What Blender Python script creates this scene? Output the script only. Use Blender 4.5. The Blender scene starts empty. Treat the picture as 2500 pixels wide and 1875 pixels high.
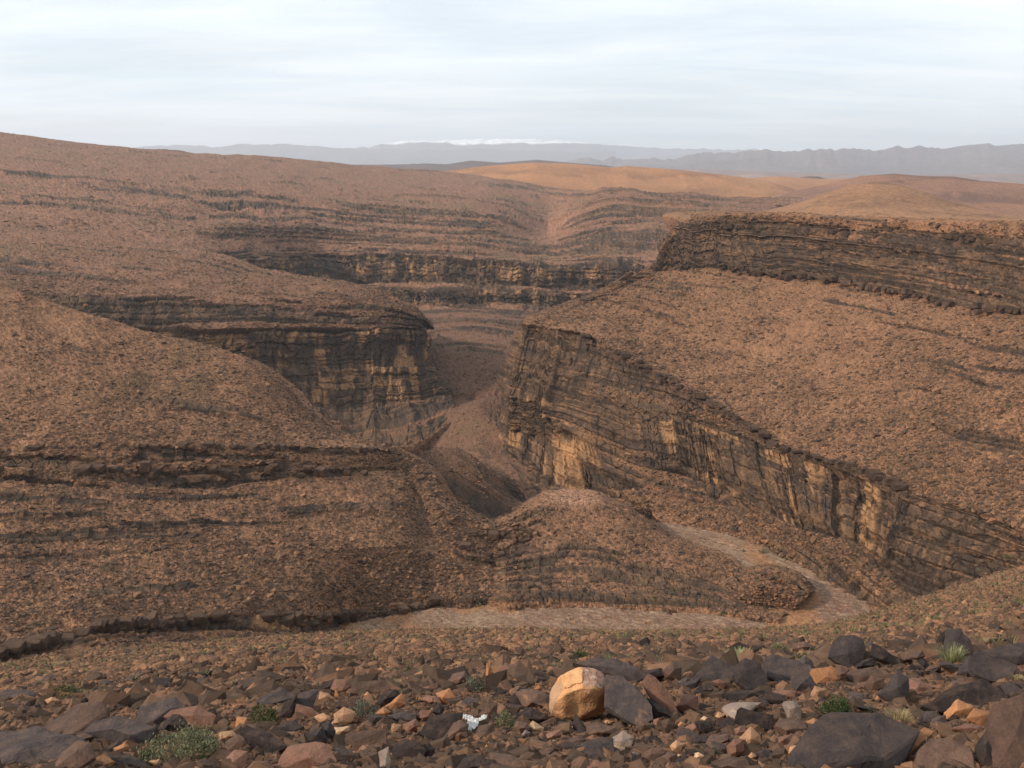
import bpy, math, random
import numpy as np
from mathutils import Vector
import bmesh
S = bpy.context.scene
R = math.radians
# ------------------------------------------------------------------ camera, world, sun, exposure
F = 2165.0                      # focal length in photo pixels (2500 wide)
PITCH = R(14.2)
cam_d = bpy.data.cameras.new('camera'); cam = bpy.data.objects.new('camera', cam_d)
S.collection.objects.link(cam); S.camera = cam
cam_d.sensor_width = 36; cam_d.lens = 36 * F / 2500; cam_d.clip_start = 0.1; cam_d.clip_end = 60000
cam.location = (0, 0, 0); cam.rotation_euler = (R(90) - PITCH, 0, 0)

SUN_AZ, SUN_EL = R(-104), R(30)      # azimuth from +Y clockwise (negative = left), elevation
W = bpy.data.worlds.new('World'); S.world = W; W.use_nodes = True
nt = W.node_tree; nt.nodes.clear()
def N(nt, t, **k):
    n = nt.nodes.new(t)
    for a, b in k.items():
        if a == 'inp':
            for i, v in b.items(): n.inputs[i].default_value = v
        else: setattr(n, a, b)
    return n
L = nt.links.new
out = N(nt, 'ShaderNodeOutputWorld'); bg = N(nt, 'ShaderNodeBackground'); L(bg.outputs[0], out.inputs[0])
sky = N(nt, 'ShaderNodeTexSky', sky_type='NISHITA', sun_disc=False, sun_elevation=SUN_EL, sun_rotation=SUN_AZ,
        altitude=1200, air_density=1.0, dust_density=1.5, ozone_density=1.5)
bg.inputs['Strength'].default_value = 0.108
tc = N(nt, 'ShaderNodeTexCoord')
sep = N(nt, 'ShaderNodeSeparateXYZ'); L(tc.outputs['Generated'], sep.inputs[0])
zz = N(nt, 'ShaderNodeMath', operation='MAXIMUM', inp={1: 0.0}); L(sep.outputs['Z'], zz.inputs[0])
za = N(nt, 'ShaderNodeMath', operation='ADD', inp={1: 0.09}); L(zz.outputs[0], za.inputs[0])
dx = N(nt, 'ShaderNodeMath', operation='DIVIDE'); L(sep.outputs['X'], dx.inputs[0]); L(za.outputs[0], dx.inputs[1])
dy = N(nt, 'ShaderNodeMath', operation='DIVIDE'); L(sep.outputs['Y'], dy.inputs[0]); L(za.outputs[0], dy.inputs[1])
cmb = N(nt, 'ShaderNodeCombineXYZ'); L(dx.outputs[0], cmb.inputs[0]); L(dy.outputs[0], cmb.inputs[1])
mp = N(nt, 'ShaderNodeMapping'); L(cmb.outputs[0], mp.inputs[0]); mp.inputs['Scale'].default_value = (0.36, 0.85, 1); mp.inputs['Rotation'].default_value = (0, 0, R(-9))
n1 = N(nt, 'ShaderNodeTexNoise', inp={'Scale': 1.3, 'Detail': 5.0, 'Roughness': 0.55, 'Distortion': 0.5}); L(mp.outputs[0], n1.inputs['Vector'])
mr = N(nt, 'ShaderNodeMapRange', inp={1: 0.32, 2: 0.72, 3: 0.60, 4: 0.99}); L(n1.outputs[0], mr.inputs[0])
# cloud veil colour (thin bright overcast, slightly blue)
mix = N(nt, 'ShaderNodeMix', data_type='RGBA'); L(mr.outputs[0], mix.inputs[0]); L(sky.outputs[0], mix.inputs[6])
n2 = N(nt, 'ShaderNodeTexNoise', inp={'Scale': 1.1, 'Detail': 6.0, 'Roughness': .6, 'Distortion': .8}); L(mp.outputs[0], n2.inputs['Vector'])
cr = N(nt, 'ShaderNodeMix', data_type='RGBA'); mr2 = N(nt, 'ShaderNodeMapRange', inp={1: .30, 2: .70}); L(n2.outputs[0], mr2.inputs[0]); L(mr2.outputs[0], cr.inputs[0])
cr.inputs[6].default_value = (9.3, 10.4, 11.0, 1); cr.inputs[7].default_value = (11.8, 12.0, 12.1, 1)
L(cr.outputs[2], mix.inputs[7]); L(mix.outputs[2], bg.inputs[0])

sd = bpy.data.lights.new('sun', 'SUN'); sun = bpy.data.objects.new('sun', sd); S.collection.objects.link(sun)
sd.energy = 4.4; sd.angle = R(3); sd.color = (1.0, 0.86, 0.70)
sdir = Vector((math.sin(SUN_AZ) * math.cos(SUN_EL), math.cos(SUN_AZ) * math.cos(SUN_EL), math.sin(SUN_EL)))
sun.rotation_euler = sdir.to_track_quat('Z', 'Y').to_euler()

vs = S.view_settings; vs.view_transform = 'Standard'; vs.look = 'None'; vs.exposure = 0.0; vs.gamma = 1.0; vs.use_curve_mapping = False
S.render.engine = 'CYCLES'; cy = S.cycles
cy.max_bounces = 4; cy.diffuse_bounces = 2; cy.glossy_bounces = 1; cy.transmission_bounces = 1; cy.volume_bounces = 1
cy.use_denoising = True; cy.denoiser = 'OPENIMAGEDENOISE'; cy.denoising_input_passes = 'RGB_ALBEDO_NORMAL'; cy.use_adaptive_sampling = False

# ------------------------------------------------------------------ helpers
rng = np.random.default_rng(11); random.seed(5)
cp, sp_ = math.cos(PITCH), math.sin(PITCH)
def at(px, py, Y):
    """world point on the ray of a photo pixel, at forward distance Y (array friendly)"""
    u = (np.asarray(px, float) - 1250) / F; v = (937.5 - np.asarray(py, float)) / F
    fy = cp + v * sp_; fz = -sp_ + v * cp
    Y = np.asarray(Y, float)
    return np.stack([u / fy * Y, np.broadcast_to(Y, u.shape) + 0 * u, fz / fy * Y], -1)
def project(P):
    y = P[..., 1] * cp - P[..., 2] * sp_; z = P[..., 1] * sp_ + P[..., 2] * cp
    y = np.maximum(y, 0.05)
    return np.stack([1250 + F * P[..., 0] / y, 937.5 - F * z / y], -1)
f32 = np.float32
def _h(ix, iy, iz, seed):
    h = (ix.astype(np.int64) * 374761393 + iy.astype(np.int64) * 668265263 + iz.astype(np.int64) * 2147483647 + seed * 974711) & 0xFFFFFFFF
    h = ((h ^ (h >> 13)) * 1274126177) & 0xFFFFFFFF
    h = ((h ^ (h >> 16)) * 2246822519) & 0xFFFFFFFF
    h ^= h >> 13
    return (h & 0xFFFFFF).astype(f32) / f32(0xFFFFFF)
def vnoise(x, y, z, seed=0):
    """smooth value noise in -1..1"""
    xi, yi, zi = np.floor(x), np.floor(y), np.floor(z)
    fx, fy, fz = (x - xi).astype(f32), (y - yi).astype(f32), (z - zi).astype(f32)
    fx = fx * fx * (3 - 2 * fx); fy = fy * fy * (3 - 2 * fy); fz = fz * fz * (3 - 2 * fz)
    r = 0
    for a in (0, 1):
        for b in (0, 1):
            w = (fx if a else 1 - fx) * (fy if b else 1 - fy)
            r = r + w * ((1 - fz) * _h(xi + a, yi + b, zi, seed) + fz * _h(xi + a, yi + b, zi + 1, seed))
    return r * 2 - 1
def fbm(x, y, z, octv=4, seed=0, gain=0.5):
    r = 0; a = 1.0; t = 0
    for i in range(octv):
        r = r + a * vnoise(x * 2 ** i + i * 17.3, y * 2 ** i - i * 9.1, z * 2 ** i + i * 5.7, seed + i); t += a; a *= gain
    return r / t
def hash1(i, seed=0): return _h(i, i * 0, i * 0, seed)
def hash2(i, j, seed=0): return _h(i, j, i * 0, seed)
def cells(x, y, seed=0):
    """2-D Voronoi: (distance to nearest, second - nearest, cell random)"""
    xi, yi = np.floor(x), np.floor(y)
    b1 = np.full(x.shape, 9.0, f32); b2 = b1.copy(); idr = np.zeros(x.shape, f32)
    for a in (-1, 0, 1):
        for b in (-1, 0, 1):
            cx, cyy = xi + a, yi + b
            px = cx + _h(cx, cyy, cx * 0, seed); py = cyy + _h(cx, cyy, cx * 0 + 1, seed)
            d = np.hypot(px - x, py - y).astype(f32)
            near = d < b1
            b2 = np.where(near, b1, np.minimum(b2, d)); idr = np.where(near, _h(cx, cyy, cx * 0 + 2, seed), idr); b1 = np.where(near, d, b1)
    return b1, b2 - b1, idr
def sstep(a, b, x):
    t = np.clip((x - a) / (b - a), 0, 1); return t * t * (3 - 2 * t)
def mixc(a, b, t):
    return a + (b - a) * t[..., None]
col = S.collection
def mesh_obj(name, V, Fc, mat=None, colors=None, smooth=False, kind=None, parent=None, link=True):
    me = bpy.data.meshes.new(name); V = np.asarray(V, f32).reshape(-1, 3); Fc = np.asarray(Fc, np.int32)
    me.vertices.add(len(V)); me.vertices.foreach_set('co', V.ravel())
    k = Fc.shape[1]; me.loops.add(Fc.size); me.loops.foreach_set('vertex_index', Fc.ravel())
    me.polygons.add(len(Fc)); me.polygons.foreach_set('loop_start', np.arange(len(Fc), dtype=np.int32) * k)
    me.update(calc_edges=True)
    me.polygons.foreach_set('use_smooth', np.full(len(Fc), smooth))
    if colors is not None:
        c = me.color_attributes.new('col', 'FLOAT_COLOR', 'POINT')
        cc = np.ones((len(V), 4), f32); cc[:, :3] = np.asarray(colors).reshape(-1, 3); c.data.foreach_set('color', cc.ravel())
    if mat: me.materials.append(mat)
    o = bpy.data.objects.new(name, me); col.objects.link(o)
    if kind: o['kind'] = kind
    if parent: o.parent = parent
    return o
def grid_faces(nr, nc):
    i = np.arange(nr - 1)[:, None] * nc + np.arange(nc - 1)[None, :]
    return np.stack([i, i + nc, i + nc + 1, i + 1], -1).reshape(-1, 4)
def tag(o, label=None, cat=None, group=None, kind=None):
    if label: o['label'] = label
    if cat: o['category'] = cat
    if group: o['group'] = group
    if kind: o['kind'] = kind
    return o

# ------------------------------------------------------------------ materials
def new_mat(name, rough=0.95, spec=0.15):
    m = bpy.data.materials.new(name); m.use_nodes = True; t = m.node_tree
    b = t.nodes['Principled BSDF']; b.inputs['Roughness'].default_value = rough; b.inputs['Specular IOR Level'].default_value = spec
    return m, t, b
def terrain_mat(name, fine, bump):
    """albedo of the beds and the scree comes with the mesh; grain and fine relief are procedural"""
    m, t, b = new_mat(name); l = t.links.new
    at_ = N(t, 'ShaderNodeAttribute', attribute_name='col'); tcc = N(t, 'ShaderNodeTexCoord')
    na = N(t, 'ShaderNodeTexNoise', inp={'Scale': fine, 'Detail': 5.0, 'Roughness': 0.7}); l(tcc.outputs['Object'], na.inputs['Vector'])
    nb = N(t, 'ShaderNodeTexNoise', inp={'Scale': fine * 4.3, 'Detail': 3.0, 'Roughness': 0.7}); l(tcc.outputs['Object'], nb.inputs['Vector'])
    ad = N(t, 'ShaderNodeMath', operation='MULTIPLY'); l(na.outputs[0], ad.inputs[0]); l(nb.outputs[0], ad.inputs[1])
    r = N(t, 'ShaderNodeMapRange', inp={1: 0.14, 2: 0.38, 3: 0.42, 4: 1.6}); l(ad.outputs[0], r.inputs[0])
    mu = N(t, 'ShaderNodeVectorMath', operation='SCALE'); l(at_.outputs['Color'], mu.inputs[0]); l(r.outputs[0], mu.inputs['Scale'])
    l(mu.outputs[0], b.inputs['Base Color'])
    bm_ = N(t, 'ShaderNodeBump', inp={'Strength': 0.8, 'Distance': bump}); l(na.outputs[0], bm_.inputs['Height']); l(bm_.outputs[0], b.inputs['Normal'])
    return m
M_mid = terrain_mat('scree_and_cliff', 1.1, 0.5)
M_far = terrain_mat('far_hillside', 0.25, 1.5)
M_mtn = terrain_mat('mountain_rock', 0.012, 20)
M_near = terrain_mat('stony_soil', 28.0, 0.02)

C_TAL = np.array([0.262, 0.136, 0.075]); C_TALD = np.array([0.125, 0.066, 0.040]); C_PINK = np.array([0.31, 0.168, 0.105])
C_ORG = np.array([0.40, 0.19, 0.085]); C_DARK = np.array([0.052, 0.035, 0.026]); C_BRN = np.array([0.125, 0.073, 0.043])
C_YEL = np.array([0.31, 0.168, 0.080]); C_GRN = np.array([0.13, 0.12, 0.055])
# ------------------------------------------------------------------ lofted landforms
STEP = 2.95
def crom(P, n_per):
    """Catmull-Rom through stations. P (C,K,3) -> (C,cols,3)"""
    Cn, K, _ = P.shape
    E = np.concatenate([2 * P[:, :1] - P[:, 1:2], P, 2 * P[:, -1:] - P[:, -2:-1]], 1); outp = []
    for i in range(K - 1):
        t = np.linspace(0, 1, n_per[i], endpoint=(i == K - 2))[None, :, None]
        a, b, c, d = (E[:, i + q][:, None] for q in range(4))
        cr_ = 0.5 * (2 * b + (c - a) * t + (2 * a - 5 * b + 4 * c - d) * t ** 2 + (3 * b - a - 3 * c + d) * t ** 3)
        outp.append(0.65 * cr_ + 0.35 * (b + (c - b) * t))
    return np.concatenate(outp, 1)
SCREE = []     # (points, sizes, colours) collected from every slope
def loft(name, rows, bands, mat, A=1.0, T=2.4, clump=1.5, yel=0.35, tint=None, pxstep=STEP, s_row=None, edge=0.35, smooth=3, scree=0, scree_sz=(0.35, 1.5),
         kind='structure', flip=False, talus=None, col_fn=None, rub=1.0, butt=1.0, dip=0.012, zmix=None, big=0.0, seed=0, joint=1.0):
    """rows: list of curves, each K control points ('px',[(x,y,Y)...]) or ('off',dx,dy,dz) relative to the curve named before/after"""
    Cs = [None] * len(rows)
    for i, r_ in enumerate(rows):
        if isinstance(r_[0], str): continue
        a = np.array(r_, float); Cs[i] = at(a[:, 0], a[:, 1], a[:, 2])
    def offs(r_): return np.array(r_[1], float) if r_[0] == 'offs' else np.array(r_[1:], float)
    for i in range(len(rows)):
        if Cs[i] is None and i > 0 and Cs[i - 1] is not None: Cs[i] = Cs[i - 1] + offs(rows[i])
    for i in range(len(rows) - 1, -1, -1):
        if Cs[i] is None: Cs[i] = Cs[i + 1] + offs(rows[i])
    hid = np.array([isinstance(r_[0], str) for r_ in rows])
    P = np.array(Cs); Cn, K, _ = P.shape
    px = project(P); px[..., 0] = np.clip(px[..., 0], -160, 2660); px[..., 1] = np.clip(px[..., 1], -100, 2000)
    dcol = np.linalg.norm(px[:, 1:] - px[:, :-1], axis=-1); dcol = dcol[~hid].max(0)
    n_per = np.clip(np.ceil(dcol / pxstep), 5, 420).astype(int)
    G = crom(P, n_per); gp = project(G)
    ncol = G.shape[1]; outg = []; rk = []; bid = []; yl = []; zq_ = []; vq_ = []; cumD = 0.0; cumL = 0.0
    kk = np.concatenate([np.linspace(i, i + 1, n_per[i], endpoint=(i == K - 2)) for i in range(K - 1)])
    for i in range(Cn - 1):
        vis = (gp[i, :, 0] > -60) & (gp[i, :, 0] < 2560)
        if not vis.any(): vis[:] = True
        dd = np.linalg.norm(np.clip(gp[i + 1], -200, 2700) - np.clip(gp[i], -200, 2700), axis=-1)[vis]
        n = int(np.clip(math.ceil(np.percentile(dd, 92) / pxstep), 3, 520))
        if hid[i] or hid[i + 1]: n = 12
        t = np.linspace(0, 1, n, endpoint=(i == Cn - 2))[:, None, None]
        # geometric spacing in distance so that rows are even in the view
        y0 = G[i][None, :, 1:2]; y1 = G[i + 1][None, :, 1:2]
        if not (hid[i] or hid[i + 1]):
            r_ = np.clip(y0 / np.maximum(y1, 0.1), 0.2, 30)
            t = t * 1.0 / (r_ * (1 - t) + t) if False else (t / (t + (1 - t) / r_))
        outg.append(G[i][None] * (1 - t) + G[i + 1][None] * t)
        Lb = float(np.median(np.linalg.norm(G[i + 1] - G[i], axis=-1)[vis])); Dz = float(np.median(np.abs(G[i + 1] - G[i])[vis][:, 2])); Db = max(Dz, .30 * Lb)
        zq_.append(np.broadcast_to(-(cumD + t[..., 0] * Db), (n, ncol))); vq_.append(np.broadcast_to(-(cumL + t[..., 0] * Lb), (n, ncol))); cumD += Db; cumL += Lb
        b = bands[i]; rr = np.array(b, float) if not np.isscalar(b) else np.full(K, float(b))
        rcol = np.interp(kk, np.arange(K), rr)
        rk.append(np.broadcast_to(rcol, (n, ncol))); yv = yel if np.isscalar(yel) else yel[i]; yl.append(np.full((n, ncol), float(yv)) if np.isscalar(yv) else np.broadcast_to(np.interp(kk, np.arange(K), np.array(yv, float)), (n, ncol)))
    V = np.concatenate(outg, 0); zq = np.concatenate(zq_, 0); vq = np.concatenate(vq_, 0); YL = np.concatenate(yl, 0); rock = np.concatenate(rk, 0).copy(); nr = V.shape[0]
    for _ in range(smooth):
        Q = V.copy(); Q[1:-1] = 0.25 * V[:-2] + 0.5 * V[1:-1] + 0.25 * V[2:]; V = Q
        q = rock.copy(); q[1:-1] = 0.25 * rock[:-2] + 0.5 * rock[1:-1] + 0.25 * rock[2:]; rock = q
    gu = np.gradient(V, axis=1); gv = np.gradient(V, axis=0)
    nrm = np.cross(gv, gu); nrm /= np.linalg.norm(nrm, axis=-1, keepdims=True) + 1e-9
    flipm = (np.median(nrm[..., 2]) < 0); nrm = -nrm if flipm else nrm
    mid = len(V) // 2 if s_row is None else int(nr * s_row)
    s = np.concatenate([[0], np.cumsum(np.linalg.norm(np.diff(V[mid, :, :2], axis=0), axis=-1))])[None, :] + 0 * V[..., 2]
    x, y, z = V[..., 0], V[..., 1], V[..., 2]
    dist = np.maximum(y, 1)
    pxm = dist * 2.44 / F                      # metres per rendered pixel
    def lod(w): return sstep(1.2, 3.5, w / pxm)
    warp = fbm(s / 60 + seed, z / 50, x * 0, 3, 3 + seed)
    zqq = zq
    if zmix is not None:
        zm = np.concatenate([np.full(b_.shape, float(zmix[i])) for i, b_ in enumerate(zq_)], 0); zqq = zq * (1 - zm) + z * zm
    zs = zqq + dip * s + warp * 0.8 * T
    zi = zs / T + 0.35 * vnoise(zs / T * 0.37, zs * 0, zs * 0, 9)
    j2 = np.floor(zi); fr = zi - j2
    j1 = np.floor(zi / 3.1 + 0.3); h1 = hash1(j1, 21 + seed); h2 = hash1(j2, 22 + seed)
    vz = vq                           # down-slope coordinate: keeps blocks compact where the ground lies back
    wb = 0.5 * fbm(s / (3 * T), vz / (3 * T), x * 0, 2, 7 + seed)
    core = sstep(0.6, 0.9, rock)
    cb, eb, ib = cells(s / ((1.7 - .8 * (rock > .8)) * T) + wb, zs / ((.95 + .9 * (rock > .8)) * T) + .6 * wb, 8 + seed)            # irregular blocks
    cf, ef, if_ = cells(s / (0.75 * T) - wb, vz / (0.55 * T) + 2 * wb, 12 + seed)      # smaller broken pieces
    h3 = ib
    bedf = vnoise(s / (14 * T), zs / (0.42 * T), x * 0, 17 + seed)                     # thin partings
    nbed = vnoise(s / (20 * T) + .3 * warp, zs / (0.75 * T), x * 0, 18 + seed) + .7 * vnoise(s / (9 * T), zs / (0.36 * T), x * 0, 19 + seed) * lod(.8 * T)
    n30 = fbm(s / 30, vz / 14, x * 0, 3, 31 + seed)
    n2 = fbm(x / 2.2, y / 2.2, z / 2.2, 3, 64)
    low_ = 1 - sstep(.55, .8, rock)
    m = rock + (0.20 * (h1 - 0.5) + 0.30 * (h2 - 0.5)) * (rock > 0.03) + edge * ((0.85 + .35 * low_) * nbed * (1 - low_ * (1 - np.clip(.75 + 1.3 * fbm(s / 60, zq / 16, x * 0, 3, 16 + seed), .1, 1.5))) + (.5 - .15 * low_) * n30) + 0.12 * (ib - .5) + .10 * n2 * low_
    mask = sstep(0.44, 0.54, m) * (rock > 0.02)
    core = sstep(0.55, 0.9, rock)
    crk = (eb < 0.07) * (ib > .35)
    rec = np.where(crk, -0.30, 0.0) * joint + np.where(fr < 0.10, -0.22, 0) * (h2 > .3) * (vnoise(s / 9, j2 * 7.3, x * 0, 46) > -.1) * joint - .26 * (bedf < -.40)
    fissn = vnoise(s / (T * 1.6) + wb, z / (T * 7), x * 0, 44 + seed)
    fiss = np.where(np.abs(fissn) < 0.045, -0.8, 0.0) * core * (vnoise(s / 20, z / 15, x * 0, 45) > 0)
    dr = T * (1.1 * (h1 - 0.5) * lod(3 * T) + lod(T) * (0.60 * (h2 - 0.5) + 0.42 * (ib - 0.5) + 0.22 * (if_ - .5) + rec + fiss * .6))
    if butt:
        dr = dr + butt * core * (5.5 * fbm(s / 42, z / 90, x * 0, 2, 51 + seed) + 2.6 * vnoise(s / 11, z / 50, x * 0, 52 + seed) + 1.3 * vnoise(s / 4.5, z / 26, x * 0, 53 + seed) + .6 * vnoise(s / 1.9, z / 12, x * 0, 54 + seed) * lod(2))
    c1, e1, i1 = cells(x / clump, (y + z) / clump, 61)
    cs, es, is_ = cells(x / (clump * 0.42), (y + z) / (clump * 0.42), 62)
    n8 = fbm(x / 9, y / 9, z / 9, 4, 63)
    dt = clump * (0.55 * (0.55 - c1) * lod(clump) * sstep(.3, .9, i1) + 0.34 * (0.5 - cs) * lod(clump * .42)) + (0.5 * n8 * lod(4) + .35 * n2 * lod(1.5)) * clump
    dt *= rub
    dbig = big * fbm(x / 60, y / 60, z / 60, 3, 71) if big else 0
    d = (mask * dr * A + (1 - mask) * dt + dbig)
    ramp = np.minimum(np.arange(nr), 6)[:, None] / 6.0
    dirn = nrm.copy(); h = mask[..., None]
    hor = nrm * np.array([1, 1, 0.25]); hor /= np.linalg.norm(hor, axis=-1, keepdims=True) + 1e-6
    dirn = nrm * (1 - 0.6 * h) + hor * 0.6 * h
    V2 = V + dirn * d[..., None]
    brk = sstep(.7, .95, rock) * mask
    V2[..., 2] += brk * T * (.30 * vnoise(s / (4.2 * T), s * 0, s * 0, 57 + seed) + (.30 if zmix is not None and seed == 9 else .14) * np.floor(2.5 * vnoise(s / (1.5 * T), s * 0 + .5, s * 0, 58 + seed)) * lod(T))
    # ---- albedo
    n60 = fbm(x / 55, y / 55, z / 55, 3, 81); n3 = fbm(x / 3.0, y / 3.0, z / 3.0, 3, 82)
    tal = C_TAL if talus is None else np.array(talus)
    ctal = mixc(tal * np.ones(V.shape), C_TALD, np.clip(0.46 + 0.34 * n8 + 0.22 * n60 + .75 * n2 + 0.5 * (i1 - 0.5), 0, 1) * 0.74)
    dk = ((i1 > 0.72) & (c1 < 0.42)) | ((is_ > 0.80) & (cs < 0.42))
    ctal = mixc(ctal, C_DARK * 1.25, dk * 0.8 * lod(clump * .5))
    lt = ((is_ < 0.12) & (cs < 0.40)) * lod(clump * .45)
    ctal = mixc(ctal, C_ORG * 0.95, lt * 0.6)
    ctal = mixc(ctal, C_GRN, np.clip(sstep(.15, .6, n60 + 0.5 * n8), 0, 1) * 0.22)
    streak = fbm(s / 5.5, z / 24, x * 0, 3, 91 + seed); blot = fbm(s / 24, z / 7, x * 0, 3, 92 + seed)
    tooth = vnoise(s / 1.6, z / 9, x * 0, 93 + seed)
    ymask = sstep(0.62 - 0.6 * YL, 0.90 - 0.6 * YL, 0.44 + .55 * vnoise(s / 8, j1 * 5.3 + .5, x * 0, 94 + seed) + 0.38 * blot + 0.30 * streak + .16 * tooth + 0.26 * (h3 - .5) + .2 * (h2 - .5)) * core * sstep(0, .08, YL)
    crock = mixc(C_DARK * np.ones(V.shape), C_BRN * 1.1, np.clip(0.36 + 0.45 * (h3 - 0.5) + 0.4 * (h2 - .5) + .3 * tooth + 0.5 * n3 + .5 * blot, 0, 1))
    crock = mixc(crock, C_YEL * (0.8 + 0.3 * h3[..., None]), ymask * 0.85)
    crock = mixc(crock, C_DARK * .55, ((bedf < -.40) | ((fr < .12) & (h2 > .3))) * .55 * lod(T * .8))
    crock = mixc(crock, tal * 0.95, ((fr > 0.86) & (h2 > .35)) * 0.5 * lod(T) * (n3 > -0.05))
    crock = mixc(crock, tal * 0.8, sstep(.25, .6, n3 + .4 * n30) * .5 * (1 - core))
    c = mixc(ctal, crock, mask)
    if tint is not None: c = c * np.array(tint)
    if col_fn is not None: c, V2 = col_fn(c, V2, V, mask, s, n8)
    Fc = grid_faces(nr, ncol)
    if flipm: Fc = Fc[:, ::-1]
    o = mesh_obj(name, V2, Fc, mat, np.clip(c, 0, 1), smooth=False, kind=kind)
    if scree:
        gp2 = project(V2); ok = (gp2[..., 0] > -20) & (gp2[..., 0] < 2520) & (gp2[..., 1] < 1900)
        ok[:, :] &= (mask < 0.5)
        idx = np.flatnonzero(ok.ravel()); wgt = (np.clip(.7 + .8 * n60 + .9 * n8, .08, 2) ** 1.3).ravel()[idx]; n = min(scree, len(idx) // 2); pick = rng.choice(idx, n, replace=False, p=wgt / wgt.sum())
        rz = scree_sz[0] * (1 - rng.random(n)) ** (-1 / 2.3); rz = np.minimum(rz, scree_sz[1] * (0.6 + .8 * rng.random(n)))
        rz *= 1.0
        SCREE.append((V2.reshape(-1, 3)[pick], rz, name))
    return o

# ---------------- near-left spur, facing slope with its ledges
spur_rim = [(-320,600,335),(0,694,330),(110,731,330),(230,765,330),(362,806,330),(480,832,330),(600,868,328),(680,926,322),(730,985,314),(800,1043,306),(881,1073,300),(995,1108,288),(1045,1148,280),(1085,1211,266),(1130,1243,260),(1178,1268,255),(1262,1275,251)]
spur_l1 = [(-320,1112,215),(0,1095,230),(110,1092,234),(230,1090,238),(362,1088,243),(480,1086,248),(600,1086,254),(690,1088,260),(760,1090,264),(850,1092,272),(920,1096,278),(985,1115,284),(1030,1175,272),(1058,1226,257),(1105,1262,250),(1155,1298,246),(1290,1310,249)]
spur_l2 = [(-320,1185,206),(0,1172,220),(110,1178,222),(230,1185,225),(362,1192,229),(480,1190,234),(600,1180,242),(690,1168,249),(760,1160,256),(850,1156,264),(920,1152,271),(985,1160,276),(1018,1215,265),(1050,1262,251),(1095,1296,244),(1145,1330,240),(1300,1345,247)]
spur_m = [(-320,1400,160),(0,1385,170),(110,1372,178),(230,1356,185),(362,1346,192),(480,1342,198),(600,1340,203),(690,1340,207),(760,1338,211),(850,1334,216),(920,1330,220),(985,1330,224),(1018,1345,225),(1050,1360,226),(1095,1372,226),(1145,1388,226),(1300,1400,236)]
spur_q1 = [(-320,1725,103),(0,1583,130),(110,1558,136),(230,1528,144),(362,1514,154),(480,1504,163),(600,1502,172),(690,1502,178),(760,1500,183),(850,1495,189),(920,1488,194),(985,1483,198),(1018,1480,201),(1050,1477,203),(1095,1470,206),(1145,1462,209),(1300,1455,220)]
_fix = {850: (1496, 201, 1530, 198), 920: (1490, 204, 1516, 201), 985: (1480, 207, 1507, 204), 1018: (1472, 209, 1497, 206), 1050: (1466, 211, 1489, 208), 1095: (1461, 212, 1480, 210), 1145: (1456, 213, 1473, 211), 1300: (1452, 219, 1470, 217)}
spur_q1 = [(x, _fix[x][0], _fix[x][1]) if x in _fix else (x, y, Y) for x, y, Y in spur_q1]
spur_q2 = [(x, _fix[x][2], _fix[x][3]) if x in _fix else (x, y + (34 if x < 700 else 44), Y - 4) for x, y, Y in spur_q1]
spur_q3 = [(x, y + 22, Y - 3) if x in _fix else (x, y + 60, Y - 12) for (x, y, Y) in spur_q2]
rk1 = [.5,.56,.56,.58,.56,.56,.56,.58,.6,.62,.6,.45,.3,.2,.2,.2,.2]
def spur_col(c, V2, V, mask, s, n8):
    pp = project(V); xr = np.array([q[0] for q in spur_l1[1:14]]); yr = np.array([q[1] for q in spur_l1[1:14]])
    rim_y = np.interp(pp[..., 0], [q[0] for q in spur_rim[1:]], [q[1] for q in spur_rim[1:]])
    bench = sstep(640, 780, pp[..., 0]) * sstep(1010, 980, pp[..., 0]) * sstep(1096, 1086, pp[..., 1]) * np.clip(.75 + .9 * n8, 0, 1) * sstep(70, 30, pp[..., 1] - rim_y)
    return mixc(c, C_PINK * 1.05, np.clip(bench, 0, 1) * .75), V2
loft('spur_hillside', [('off', 6, 70, -62), ('off', 2, 22, -9), spur_rim, spur_l1, spur_l2, spur_m, spur_q1, spur_q2, spur_q3, ('off', 0, -10, -8)],
     [0.5, 0.1, [.10]*6+[.12]*4+[.1]*3+[.2]*4, rk1, [.38,.38,.38,.36,.32,.28,.26,.24,.22,.18,.12,.1,.1,.1,.15,.2,.2], 0.10, [.72,.78,.78,.8,.82,.84,.86,.88,.9,.92,.9,.86,.8,.7,.5,.3,.1], 0.25, 0.1], M_mid, A=0.8, T=1.9, clump=1.35, yel=0.08, butt=.25, col_fn=spur_col, scree=95000, scree_sz=(0.30, 1.5), rub=1.15, big=1.2, talus=(.285,.146,.080))

# ---------------- knoll in the bend of the wash
kn_back = [(1080,1300,285),(1215,1262,272),(1278,1228,285),(1330,1200,298),(1397,1192,304),(1462,1198,302),(1533,1232,296),(1610,1285,280),(1690,1325,268),(1770,1350,258),(1815,1388,240),(1870,1380,232),(1940,1394,228),(1990,1440,220)]
kn_top = [(1085,1315,275),(1215,1277,256),(1278,1246,264),(1330,1222,270),(1397,1224,271),(1470,1226,271),(1533,1254,268),(1610,1302,260),(1690,1342,252),(1770,1368,245),(1812,1408,228),(1865,1400,219),(1935,1412,216),(1975,1450,211)]
kn_m = [(1080,1375,262),(1215,1350,238),(1278,1330,244),(1330,1315,248),(1397,1310,250),(1470,1315,250),(1533,1330,247),(1610,1360,242),(1690,1390,236),(1770,1415,230),(1800,1440,219),(1850,1430,212),(1905,1440,210),(1955,1470,207)]
kn_l = [(1060,1440,245),(1215,1430,219),(1278,1425,221),(1330,1420,222),(1397,1415,224),(1470,1420,224),(1533,1428,223),(1610,1436,221),(1690,1448,219),(1750,1462,216),(1790,1472,214),(1830,1480,212),(1880,1485,210),(1930,1495,208)]
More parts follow.
